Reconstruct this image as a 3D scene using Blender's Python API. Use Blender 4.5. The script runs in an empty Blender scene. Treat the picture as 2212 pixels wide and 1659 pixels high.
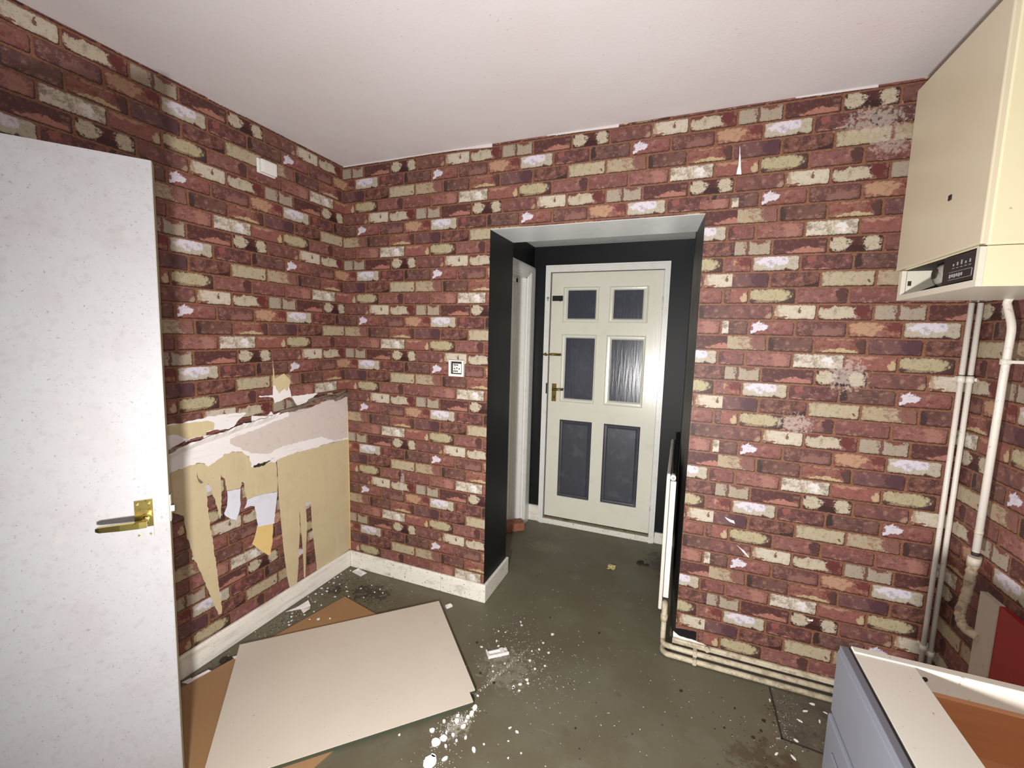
import bpy, bmesh, math, random
from mathutils import Vector, Matrix
random.seed(7)
S = bpy.context.scene
COL = S.collection

# ------------------------------------------------------------ camera, light, exposure
cam = bpy.data.cameras.new('camera'); cam.sensor_width = 36; cam.lens = 36*929.686/2212
cam.clip_start = 0.02
co = bpy.data.objects.new('camera', cam); COL.objects.link(co)
co.location = (1.97409, -2.14232, 1.54362); co.rotation_euler = (1.45949, -0.02509, 0.37889)
S.camera = co
W = bpy.data.worlds.new('world'); S.world = W; W.use_nodes = True
bg = W.node_tree.nodes['Background']; bg.inputs[0].default_value = (1.0, 0.97, 0.95, 1); bg.inputs[1].default_value = 0.10
def lamp(name, loc, target, energy, size, color):
    l = bpy.data.lights.new(name, 'AREA'); l.shape = 'DISK'; l.size = size; l.energy = energy; l.color = color
    o = bpy.data.objects.new(name, l); COL.objects.link(o); o.location = loc
    o.rotation_euler = (Vector(target)-Vector(loc)).to_track_quat('-Z', 'Y').to_euler()
    return o
lamp('hand_torch', (1.70, -2.13, 0.99), (1.45, 1.2, 1.25), 80, 0.10, (1.0, 0.98, 0.955))
lamp('phone_flash', (1.985, -2.165, 1.56), (1.75, 0.6, 1.35), 17, 0.05, (1.0, 0.985, 0.97))
vs = S.view_settings; vs.view_transform = 'Standard'; vs.look = 'None'; vs.gamma = 1; vs.exposure = -0.32
vs.use_curve_mapping = False

H, X1, X2, HT, WX, D = 2.5308, 0.9826, 2.026, 2.102, 2.985, 1.198
YB = -2.75                                     # the room goes on behind the photographer
RY = 0.325                                     # depth of the opening through the back wall

# ------------------------------------------------------------ materials
def lin(c, k=1.0):
    out = []
    for v in c[:3]:
        v = v/255.0
        out.append((v/12.92 if v <= .04045 else ((v+.055)/1.055)**2.4)*k)
    return tuple(out)+(1,)
class NB:
    def __init__(s, m): s.t = m.node_tree; s.n = s.t.nodes; s.l = s.t.links
    def node(s, typ, **kw):
        nd = s.n.new(typ)
        for k, v in kw.items(): setattr(nd, k, v)
        return nd
    def put(s, sock, v):
        if hasattr(v, 'is_output') or isinstance(v, bpy.types.NodeSocket): s.l.new(v, sock)
        else: sock.default_value = v
    def math(s, op, a, b=None, c=None, clamp=False):
        nd = s.node('ShaderNodeMath', operation=op); nd.use_clamp = clamp
        s.put(nd.inputs[0], a)
        if b is not None: s.put(nd.inputs[1], b)
        if c is not None: s.put(nd.inputs[2], c)
        return nd.outputs[0]
    def mix(s, f, a, b):
        nd = s.node('ShaderNodeMix', data_type='RGBA'); s.put(nd.inputs[0], f)
        s.put(nd.inputs[6], a); s.put(nd.inputs[7], b); return nd.outputs[2]
    def noise(s, vec, scale, detail=4, rough=.55, dist=0):
        nd = s.node('ShaderNodeTexNoise'); nd.inputs['Scale'].default_value = scale
        nd.inputs['Detail'].default_value = detail; nd.inputs['Roughness'].default_value = rough
        nd.inputs['Distortion'].default_value = dist
        if vec is not None: s.l.new(vec, nd.inputs['Vector'])
        return nd.outputs['Fac']
    def step(s, v, lo, hi):
        nd = s.node('ShaderNodeMapRange', interpolation_type='SMOOTHSTEP')
        s.put(nd.inputs[0], v); nd.inputs[1].default_value = lo; nd.inputs[2].default_value = hi
        return nd.outputs[0]
    def attr(s, name):
        return s.node('ShaderNodeAttribute', attribute_name=name)
    def scaled(s, vec, sc):
        nd = s.node('ShaderNodeVectorMath', operation='MULTIPLY'); s.l.new(vec, nd.inputs[0]); nd.inputs[1].default_value = sc
        return nd.outputs[0]
def zone(b, tc, ia, ib, cx, cy, rx, ry, cur, cl, amt, k):
    """a stain or scuff of its own ragged shape at one place on a surface"""
    sp = b.node('ShaderNodeSeparateXYZ'); b.l.new(tc, sp.inputs[0])
    dx = b.math('DIVIDE', b.math('SUBTRACT', sp.outputs[ia], cx), rx); dy = b.math('DIVIDE', b.math('SUBTRACT', sp.outputs[ib], cy), ry)
    r = b.math('SQRT', b.math('ADD', b.math('MULTIPLY', dx, dx), b.math('MULTIPLY', dy, dy)))
    m = b.math('SUBTRACT', 1.0, b.step(r, .2, 1.0))
    f = b.step(b.math('ADD', b.noise(tc, k, 7, .72), b.math('MULTIPLY', m, .22)), .62, .72)
    return b.mix(b.math('MULTIPLY', b.math('MULTIPLY', f, b.step(m, 0.0, .15)), amt), cur, lin(cl))
MATS = {}
def mat(name, col, rough=.6, layers=(), bump=None, metal=0.0, spec=.5, zones=()):
    """col sRGB 0-255 (albedo); layers: (scale xyz or number, lo, hi, colour, amount[, detail])"""
    if name in MATS: return MATS[name]
    m = bpy.data.materials.new(name); m.use_nodes = True; b = NB(m)
    bs = b.n['Principled BSDF']; bs.inputs['Roughness'].default_value = rough; bs.inputs['Metallic'].default_value = metal
    bs.inputs['Specular IOR Level'].default_value = spec
    c = lin(col)
    tc = b.node('ShaderNodeTexCoord').outputs['Object']
    cur = c
    for L in layers:
        sc, lo, hi, cl, amt = L[:5]
        vec = tc
        if isinstance(sc, tuple): vec = b.scaled(tc, sc); k = 1.0
        else: k = sc
        f = b.noise(vec, k, L[5] if len(L) > 5 else 5, .6)
        f = b.math('MULTIPLY', b.step(f, lo, hi), amt)
        cur = b.mix(f, cur, lin(cl))
    for cx, cy, rx, ry, cl, amt, k in zones: cur = zone(b, tc, 0, 1, cx, cy, rx, ry, cur, cl, amt, k)
    if layers: b.l.new(cur, bs.inputs['Base Color'])
    else: bs.inputs['Base Color'].default_value = c
    if bump:
        sc, st = bump[:2]; vec = tc
        if isinstance(sc, tuple): vec = b.scaled(tc, sc); k = 1.0
        else: k = sc
        bp = b.node('ShaderNodeBump'); bp.inputs['Strength'].default_value = st; bp.inputs['Distance'].default_value = bump[2] if len(bump) > 2 else .004
        b.l.new(b.noise(vec, k, 4), bp.inputs['Height']); b.l.new(bp.outputs[0], bs.inputs['Normal'])
    MATS[name] = m
    return m

SCUFF = [(2.60, 1.42, .13, .12, .6, 60), (2.44, 1.20, .12, .07, .6, 75), (2.60, 2.40, .18, .10, .55, 60), (2.66, 2.31, .12, .07, .5, 70), (.42, .64, .025, .14, .6, 60)]
def wallpaper_material():
    m = bpy.data.materials.new('brick_print_wallpaper'); m.use_nodes = True; b = NB(m)
    bs = b.n['Principled BSDF']; bs.inputs['Roughness'].default_value = .55; bs.inputs['Specular IOR Level'].default_value = .35
    loc = b.node('ShaderNodeSeparateXYZ'); b.l.new(b.attr('bl').outputs['Vector'], loc.inputs[0])
    s, t, idn = loc.outputs
    w = b.attr('bw').outputs['Fac']
    hgt = 0.067
    mx = b.math('MULTIPLY', s, w); mz = b.math('MULTIPLY', t, hgt)
    vec = b.node('ShaderNodeCombineXYZ'); b.l.new(mx, vec.inputs[0]); b.l.new(mz, vec.inputs[1]); b.l.new(b.math('MULTIPLY', idn, .37), vec.inputs[2])
    vec = vec.outputs[0]
    n1 = b.noise(vec, 30, 7, .74)        # blotches inside a brick
    n2 = b.noise(vec, 150, 4, .6)         # grain
    n3 = b.noise(vec, 85, 5, .7)        # edge wobble
    wob = b.math('MULTIPLY', b.math('SUBTRACT', n3, .5), .009)
    def sdf(ox, oz, inset, r):
        px = b.math('ABSOLUTE', b.math('ADD', b.math('SUBTRACT', mx, b.math('MULTIPLY', w, .5)), ox))
        pz = b.math('ABSOLUTE', b.math('ADD', b.math('SUBTRACT', mz, hgt/2), oz))
        qx = b.math('SUBTRACT', px, b.math('SUBTRACT', b.math('MULTIPLY', w, .5), inset+r))
        qz = b.math('SUBTRACT', pz, hgt/2-inset-r)
        ax = b.math('MAXIMUM', qx, 0.0); az = b.math('MAXIMUM', qz, 0.0)
        d = b.math('SQRT', b.math('ADD', b.math('MULTIPLY', ax, ax), b.math('MULTIPLY', az, az)))
        d = b.math('ADD', d, b.math('MINIMUM', b.math('MAXIMUM', qx, qz), 0.0))
        return b.math('ADD', b.math('SUBTRACT', d, r), wob)
    din = sdf(0.0, 0.0, .0054, .006)
    dsh = sdf(-.0026, .0038, .0054, .006)
    c0 = b.attr('c0'); c1 = b.attr('c1')
    # contrast threshold of the blotches sits in the alpha of c0
    f = b.step(b.math('ADD', b.math('SUBTRACT', n1, c0.outputs['Alpha']), .5), .45, .56)
    col = b.mix(f, c0.outputs['Color'], c1.outputs['Color'])
    grain = b.math('MULTIPLY', b.step(n2, .56, .72), .35)
    dk = b.node('ShaderNodeMix', data_type='RGBA', blend_type='MULTIPLY'); b.put(dk.inputs[0], grain); b.put(dk.inputs[6], col); dk.inputs[7].default_value = (.42, .33, .3, 1)
    col = dk.outputs[2]
    lt = b.math('MULTIPLY', b.step(b.noise(vec, 48, 7, .75), .52, .62), .34)
    col = b.mix(lt, col, lin((196, 152, 134), .8))
    wp = b.node('ShaderNodeTexNoise'); wp.inputs['Scale'].default_value = 38; wp.inputs['Detail'].default_value = 5; wp.inputs['Roughness'].default_value = .65
    b.l.new(vec, wp.inputs['Vector']); ws = b.node('ShaderNodeSeparateColor'); b.l.new(wp.outputs['Color'], ws.inputs[0])
    sw = b.math('ADD', s, b.math('MULTIPLY', b.math('SUBTRACT', ws.outputs[0], .5), .30))
    tw = b.math('ADD', t, b.math('MULTIPLY', b.math('SUBTRACT', ws.outputs[1], .5), .75))
    for k in (1, 2, 3):
        g = b.attr('p%dg' % k); pc = b.attr('p%dc' % k)
        sp = b.node('ShaderNodeSeparateColor'); b.l.new(g.outputs['Color'], sp.inputs[0])
        cx, cy, rx = sp.outputs; ry = g.outputs['Alpha']; amp = pc.outputs['Alpha']
        dx = b.math('DIVIDE', b.math('SUBTRACT', sw, cx), rx); dz = b.math('DIVIDE', b.math('SUBTRACT', tw, cy), ry)
        r = b.math('SQRT', b.math('ADD', b.math('MULTIPLY', dx, dx), b.math('MULTIPLY', dz, dz)))
        nn = b.noise(vec, 44 + 13*k, 7, .76)
        r = b.math('ADD', r, b.math('MULTIPLY', b.math('SUBTRACT', nn, .5), b.math('MULTIPLY', amp, 6.0)))
        fk = b.math('SUBTRACT', 1.0, b.step(r, .88, 1.08))
        gd = b.mix(b.math('MULTIPLY', b.step(n2, .55, .68), .35), pc.outputs['Color'], c1.outputs['Color'])
        col = b.mix(fk, col, gd)
    dkk = b.math('MULTIPLY', b.step(b.noise(vec, 46, 8, .80, .5), .545, .62), .42)
    col = b.mix(dkk, col, lin((78, 52, 46), .8))
    spk = b.math('MULTIPLY', b.step(b.noise(vec, 210, 4, .7), .60, .68), .5)
    col = b.mix(spk, col, lin((66, 44, 38), .8))
    # darker worn rim of each brick, mortar, and the printed drop shadow under it
    rim = b.math('MULTIPLY', b.math('MULTIPLY', b.step(din, -.006, -.0004), b.step(n3, .40, .60)), .5)
    col = b.mix(rim, col, lin((70, 42, 38), .6))
    edge = b.step(din, -.0006, .0006)
    mort = b.mix(b.step(n2, .4, .62), lin((142, 98, 72), .85), lin((118, 76, 58), .85))
    shad = b.math('SUBTRACT', 1.0, b.step(dsh, -.0007, .0007))
    mort = b.mix(b.math('MULTIPLY', shad, .88), mort, lin((44, 24, 21), .8))
    col = b.mix(edge, col, mort)
    tc = b.node('ShaderNodeTexCoord').outputs['Object']
    for cx, cz, rx, rz, amt, k in SCUFF:
        col = zone(b, tc, 0, 2, cx, cz, rx, rz, col, (186, 172, 162), amt, k)
    b.l.new(col, bs.inputs['Base Color'])
    # faint embossing of the vinyl print
    bp = b.node('ShaderNodeBump'); bp.inputs['Strength'].default_value = .25; bp.inputs['Distance'].default_value = .002
    b.l.new(n1, bp.inputs['Height']); b.l.new(bp.outputs[0], bs.inputs['Normal'])
    return m
M_PAPER = wallpaper_material()
M_CEIL = mat('ceiling_paint', (212, 205, 206), .85, [(1.6, .35, .7, (205, 195, 194), .6), (70, .70, .76, (150, 138, 132), .5, 2)], bump=(90, .15))
M_FLOOR = mat('worn_floor_sheet', (100, 97, 79), .55, [(2.2, .40, .62, (93, 84, 66), .8), (5, .55, .75, (111, 107, 91), .6), (12, .62, .76, (84, 76, 61), .7), (90, .68, .76, (170, 164, 148), .4, 3), (160, .69, .73, (40, 36, 30), .6, 2), ((3, 60, 1), .66, .74, (168, 160, 146), .3)], bump=(60, .12), zones=[(.33, -.20, .22, .14, (44, 38, 30), .8, 22), (.12, -.26, .10, .07, (44, 38, 30), .75, 30), (.08, -1.0, .07, .16, (48, 42, 34), .7, 26), (2.36, -.46, .22, .16, (74, 58, 40), .7, 12), (1.12, .78, .24, .16, (150, 143, 126), .28, 60), (1.30, -.42, .22, .22, (150, 146, 134), .4, 34), (1.9, .9, .12, .25, (50, 42, 32), .6, 18), (1.24, -.77, .08, .10, (176, 172, 162), .55, 40)])
M_BLACK = mat('black_paint', (14, 13, 15), .5, [(5, .5, .7, (22, 22, 26), .6), (40, .66, .73, (56, 54, 54), .35)], bump=((8, 8, 3), .2), spec=.3)
M_BLACKW = mat('worn_black_paint', (40, 35, 34), .5, [((30, 30, 3), .5, .68, (96, 84, 78), .6), (60, .62, .72, (34, 30, 30), .6)], bump=(40, .3))
M_SOFFIT = mat('grey_soffit_paint', (218, 220, 219), .35, [(8, .5, .7, (204, 206, 206), .6), (90, .66, .72, (228, 228, 226), .5)], bump=(30, .1))
M_SKIRT = mat('grubby_white_skirting', (232, 228, 216), .5, [((10, 10, 26), .52, .72, (176, 166, 148), .6), (75, .62, .70, (92, 84, 72), .75, 3), (150, .66, .70, (60, 54, 46), .7, 2)])
M_SKIRTG = mat('dust_grey_skirting', (236, 231, 222), .55, [((4, 4, 40), .48, .70, (190, 181, 172), .6), (90, .66, .72, (110, 100, 90), .6, 3)])
M_PIPEW = mat('white_pipe_paint', (216, 209, 199), .45, [(60, .62, .70, (150, 142, 130), .5), (190, .66, .71, (80, 74, 66), .5, 2)])
M_PIPED = mat('dirty_pipe_paint', (200, 189, 164), .55, [(30, .42, .66, (152, 138, 114), .8), (110, .60, .70, (84, 74, 58), .7, 3)])
M_DOORW = mat('mildewed_white_door_paint', (160, 158, 161), .5, [(7, .45, .75, (153, 148, 148), .6), (22, .56, .72, (166, 163, 162), .5), (115, .655, .71, (104, 101, 99), .55, 3), (48, .50, .70, (146, 144, 142), .5, 8), (210, .705, .735, (58, 56, 54), .8, 2)])
M_EDGE = mat('door_edge_paint', (146, 142, 122), .5, [(40, .55, .7, (110, 106, 90), .5)])
M_CREAM = mat('cream_gloss_paint', (226, 223, 208), .22, [(9, .5, .75, (214, 209, 192), .5), (120, .71, .75, (120, 112, 96), .5, 2)], bump=((60, 60, 4), .10))
M_GREYP = mat('slate_gloss_paint', (62, 64, 74), .22, [(12, .5, .7, (78, 80, 90), .5), (150, .72, .76, (170, 170, 170), .4, 2)], bump=((70, 70, 5), .15, .006))
M_GREYM = mat('slate_panel_paint', (64, 66, 75), .35, [(12, .5, .7, (92, 94, 104), .5)], bump=((60, 60, 4), .12))
M_FRAME = mat('white_gloss_frame', (230, 229, 224), .3, [(14, .5, .7, (216, 212, 200), .5), (110, .68, .73, (110, 104, 92), .6, 2)], bump=((50, 50, 6), .15))
M_SILL = mat('dirty_sill', (112, 98, 76), .6, [(30, .5, .65, (70, 60, 46), .7)])
M_BRASS = mat('brass', (206, 186, 112), .18, [(60, .55, .7, (120, 96, 40), .6)], metal=1.0)
M_BRASSD = mat('dull_brass', (138, 118, 62), .35, [(60, .5, .7, (90, 74, 36), .6)], metal=.85)
M_BLACKM = mat('black_metal', (18, 18, 18), .4)
M_STEEL = mat('steel', (206, 204, 200), .25, metal=1.0)
M_BOILF = mat('boiler_front_shaded', (204, 193, 168), .32, [(3, .4, .7, (199, 187, 162), .6)])  # same enamel as the case, toned darker to paint in the front's shade
M_BOIL = mat('boiler_cream_enamel', (216, 207, 172), .32, [(4, .45, .7, (211, 201, 165), .5), (60, .72, .76, (150, 134, 96), .6, 2)])
M_BOILW = mat('boiler_frame_enamel', (206, 200, 184), .4, [(50, .66, .72, (150, 142, 120), .6)])
M_DARK = mat('dark_recess', (40, 34, 26), .7)
M_PANEL = mat('black_control_plastic', (22, 22, 25), .3, [(80, .6, .7, (40, 40, 42), .6)])
M_PRINT = mat('pale_print', (150, 150, 150), .5)
M_GREYB = mat('grey_plastic', (140, 136, 128), .5, [(60, .5, .65, (90, 84, 76), .7)])
M_BEIGE = mat('bare_backing_paper', (198, 182, 146), .85, [(9, .45, .7, (188, 171, 136), .6), ((30, 30, 3), .56, .72, (206, 192, 160), .5), (40, .62, .74, (150, 134, 100), .5), (120, .66, .72, (120, 108, 82), .5, 3)])
M_TORN = mat('torn_white_paper', (232, 227, 226), .85, [((6, 6, 60), .55, .72, (202, 194, 186), .6)])
M_PINKG = mat('old_pinkish_paint', (206, 193, 187), .7, [(30, .55, .72, (184, 172, 166), .6), (70, .66, .72, (222, 212, 204), .5)])
M_YELLOW = mat('yellowed_paste', (200, 184, 144), .85, [(12, .5, .7, (214, 198, 156), .6)])
M_BLUEW = mat('blue_white_paper', (214, 216, 226), .8, [(20, .5, .7, (200, 202, 214), .5)])
M_OCHRE = mat('ochre_paper', (216, 186, 122), .85, [(14, .5, .7, (204, 172, 108), .6)])
M_PAPERB = mat('curled_paper_back', (120, 104, 92), .8, [(40, .5, .65, (84, 56, 50), .8)])
M_HARD = mat('brown_hardboard', (158, 121, 84), .6, [(3, .4, .7, (147, 111, 75), .6), (120, .68, .74, (120, 84, 52), .4, 2)])
M_BOARD = mat('cream_faced_board', (206, 196, 181), .4, [(2.5, .4, .7, (211, 202, 188), .6), ((3, 14, 1), .58, .74, (196, 184, 168), .4), (90, .72, .76, (120, 108, 92), .5, 2)])
M_BOARDE = mat('board_dark_edge', (60, 66, 50), .7)  # dark green tone for the core and edges of the cream board
M_GREYC = mat('grey_cabinet_paint', (97, 98, 106), .4, [(6, .5, .7, (92, 93, 100), .5), (26, .70, .74, (160, 162, 178), .4, 2)])
M_CABW = mat('white_melamine', (204, 198, 186), .4, [(26, .66, .74, (186, 178, 158), .5), (90, .70, .74, (110, 100, 80), .6, 2)])
M_SHADOWJ = mat('black_joint', (20, 20, 26), .6)
M_ORANGE = mat('orange_drawer_wood', (172, 112, 70), .5, [((4, 60, 60), .45, .7, (160, 100, 60), .6)])
M_ORANGEL = mat('light_orange_wood', (182, 126, 84), .5, [((4, 50, 4), .45, .7, (172, 114, 74), .6)])
M_RED = mat('red_paint', (150, 38, 36), .45, [(10, .5, .7, (138, 34, 32), .5)])
M_TRIM = mat('white_trim', (190, 180, 164), .6, [(40, .6, .72, (160, 146, 130), .6)])
M_WHITEP = mat('white_plastic', (226, 224, 220), .4, [(120, .62, .70, (150, 146, 140), .5)])
M_FLAKE = mat('white_paint_flake', (240, 236, 232), .7)
M_DUST = mat('plaster_crumb', (226, 220, 214), .9)
M_DIRT = mat('dark_dirt', (44, 36, 28), .9)
M_CLAY = mat('clay_brick', (150, 96, 74), .9, [(40, .5, .65, (110, 74, 58), .7), (120, .6, .7, (176, 140, 120), .5)], bump=(70, .6))
M_FOIL = mat('gold_foil', (214, 196, 140), .3, metal=.6, bump=(160, 1.0))
M_BARE = mat('bare_concrete_patch', (92, 86, 72), .9, [(7, .45, .65, (76, 70, 60), .8), (60, .60, .70, (150, 140, 116), .6), (30, .58, .68, (52, 42, 32), .8)], bump=(50, .5))
M_PLAST = mat('wall_core', (190, 182, 170), .9)
M_WAX = mat('lime_scale_tube', (190, 174, 148), .7, [(40, .5, .66, (120, 98, 72), .7)])

# ------------------------------------------------------------ helpers
def link(name, me, m, parent=None, smooth=False):
    o = bpy.data.objects.new(name, me); COL.objects.link(o)
    ms = m if isinstance(m, (list, tuple)) else [m]
    for x in ms: me.materials.append(x)
    if parent: o.parent = parent; o.matrix_parent_inverse = Matrix.Identity(4)
    if smooth:
        for p in me.polygons: p.use_smooth = True
    return o
def tag(o, label=None, cat=None, group=None, kind=None):
    for k, v in (('label', label), ('category', cat), ('group', group), ('kind', kind)):
        if v: o[k] = v
    return o
def empty(name, label=None, cat=None, kind=None, group=None):
    o = bpy.data.objects.new(name, None); o.empty_display_size = .05; COL.objects.link(o)
    return tag(o, label, cat, group, kind)
class MB:
    """collects solids for one mesh"""
    def __init__(s): s.v = []; s.f = []; s.mi = []; s.sm = []
    def add(s, vs_, fs, mi=0, sm=False, M=None):
        k = len(s.v)
        s.v += [tuple(M @ Vector(p)) if M else tuple(p) for p in vs_]
        s.f += [tuple(i+k for i in f) for f in fs]; s.mi += [mi]*len(fs); s.sm += [sm]*len(fs)
        return s
    def box(s, a, b_, mi=0, M=None, bev=0):
        (x0, y0, z0), (x1, y1, z1) = a, b_
        x0, x1 = sorted((x0, x1)); y0, y1 = sorted((y0, y1)); z0, z1 = sorted((z0, z1))
        if bev:
            e = bev; bm = bmesh.new(); bmesh.ops.create_cube(bm, size=1)
            for v in bm.verts: v.co = Vector(((x0+x1)/2+v.co.x*(x1-x0), (y0+y1)/2+v.co.y*(y1-y0), (z0+z1)/2+v.co.z*(z1-z0)))
            bmesh.ops.bevel(bm, geom=bm.edges[:], offset=e, segments=2, affect='EDGES', profile=.5)
            bm.verts.index_update()
            s.add([v.co[:] for v in bm.verts], [[v.index for v in f.verts] for f in bm.faces], mi, False, M); bm.free(); return s
        return s.add([(x0,y0,z0),(x1,y0,z0),(x1,y1,z0),(x0,y1,z0),(x0,y0,z1),(x1,y0,z1),(x1,y1,z1),(x0,y1,z1)],
                     [(0,3,2,1),(4,5,6,7),(0,1,5,4),(1,2,6,5),(2,3,7,6),(3,0,4,7)], mi, False, M)
    def prism(s, pts, vec, mi=0, M=None):
        """polygon (3D points) extruded along vec"""
        n = len(pts); vec = Vector(vec); P = [Vector(p) for p in pts]
        nr = Vector((0,0,0))
        for i in range(n): nr += P[i].cross(P[(i+1) % n])
        if nr.dot(vec) < 0: P = P[::-1]
        vs_ = P+[p+vec for p in P]
        fs = [tuple(range(n))[::-1], tuple(range(n, 2*n))]+[(i, (i+1) % n, (i+1) % n+n, i+n) for i in range(n)]
        return s.add([v[:] for v in vs_], fs, mi, False, M)
    def tube(s, path, r, seg=14, mi=0, caps=True, M=None):
        P = [Vector(p) for p in path]; vs_ = []; fs = []; n = len(P)
        rs = r if isinstance(r, (list, tuple)) else [r]*n
        t0 = (P[1]-P[0]).normalized(); u = t0.orthogonal().normalized()
        for i in range(n):
            t = ((P[min(i+1, n-1)]-P[max(i-1, 0)])).normalized()
            u = (u-t*u.dot(t)).normalized(); w = t.cross(u)
            for k in range(seg):
                a = 2*math.pi*k/seg; vs_.append((P[i]+(u*math.cos(a)+w*math.sin(a))*rs[i])[:])
        for i in range(n-1):
            for k in range(seg):
                a = i*seg+k; b_ = i*seg+(k+1) % seg; fs.append((a, b_, b_+seg, a+seg))
        s.add(vs_, fs, mi, True, M)
        if caps:
            k0 = len(s.v)-len(vs_)
            s.f += [tuple(k0+i for i in range(seg))[::-1], tuple(k0+(n-1)*seg+i for i in range(seg))]; s.mi += [mi]*2; s.sm += [False]*2
        return s
    def ball(s, c, r, mi=0, seg=12, rings=8, sc=(1,1,1)):
        vs_ = [(c[0], c[1], c[2]+r*sc[2])]; fs = []
        for i in range(1, rings):
            th = math.pi*i/rings
            for k in range(seg):
                a = 2*math.pi*k/seg; vs_.append((c[0]+r*sc[0]*math.sin(th)*math.cos(a), c[1]+r*sc[1]*math.sin(th)*math.sin(a), c[2]+r*sc[2]*math.cos(th)))
        vs_.append((c[0], c[1], c[2]-r*sc[2])); e = len(vs_)-1
        for k in range(seg): fs.append((0, 1+k, 1+(k+1) % seg)); fs.append((e, e-seg+(k+1) % seg, e-seg+k))
        for i in range(rings-2):
            for k in range(seg):
                a = 1+i*seg+k; b_ = 1+i*seg+(k+1) % seg; fs.append((a, a+seg, b_+seg, b_))
        return s.add(vs_, fs, mi, True)
    def build(s, name, m, parent=None):
        me = bpy.data.meshes.new(name); me.from_pydata(s.v, [], s.f)
        me.polygons.foreach_set('material_index', s.mi); me.polygons.foreach_set('use_smooth', s.sm); me.update()
        return link(name, me, m, parent)
def arc(c, p0, p1, n=6):
    """quarter bend from p0 to p1 about centre c"""
    c, p0, p1 = Vector(c), Vector(p0), Vector(p1); a, b_ = p0-c, p1-c
    return [(c+a*math.cos(t)+b_*math.sin(t))[:] for t in [math.pi/2*i/n for i in range(n+1)]]
def bend(path, r=.02, n=5):
    """round the corners of a polyline"""
    P = [Vector(p) for p in path]; out = [P[0]]
    for i in range(1, len(P)-1):
        a = (P[i-1]-P[i]); b_ = (P[i+1]-P[i]); ra = min(r, a.length*.45, b_.length*.45)
        s_, e = P[i]+a.normalized()*ra, P[i]+b_.normalized()*ra
        for k in range(n+1):
            t = k/n; out.append(s_*(1-t)**2+P[i]*2*t*(1-t)+e*t*t)
    out.append(P[-1]); return [p[:] for p in out]
def rag(pts, step=.012, amp=.0022, seed=1):
    """torn edge: subdivide a 2D polygon and jitter it"""
    R = random.Random(seed); out = []
    for i in range(len(pts)):
        a, b_ = Vector(pts[i]), Vector(pts[(i+1) % len(pts)]); n = max(1, int((b_-a).length/step))
        for k in range(n):
            p = a.lerp(b_, k/n); j = amp if (k or n > 1) else amp*.3
            out.append((p.x+R.uniform(-j, j), p.y+R.uniform(-j, j)))
    return out

# ------------------------------------------------------------ the brick-print wallpaper
RED, DRED = (122, 78, 71), (92, 54, 51)
TAN, GTAN, CREAM, PWH = (172, 159, 134), (168, 155, 137), (205, 195, 177), (219, 211, 221)
YC = (192, 180, 157)
NOP = (.5, .5, .01, .01, (0, 0, 0), 0)
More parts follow.
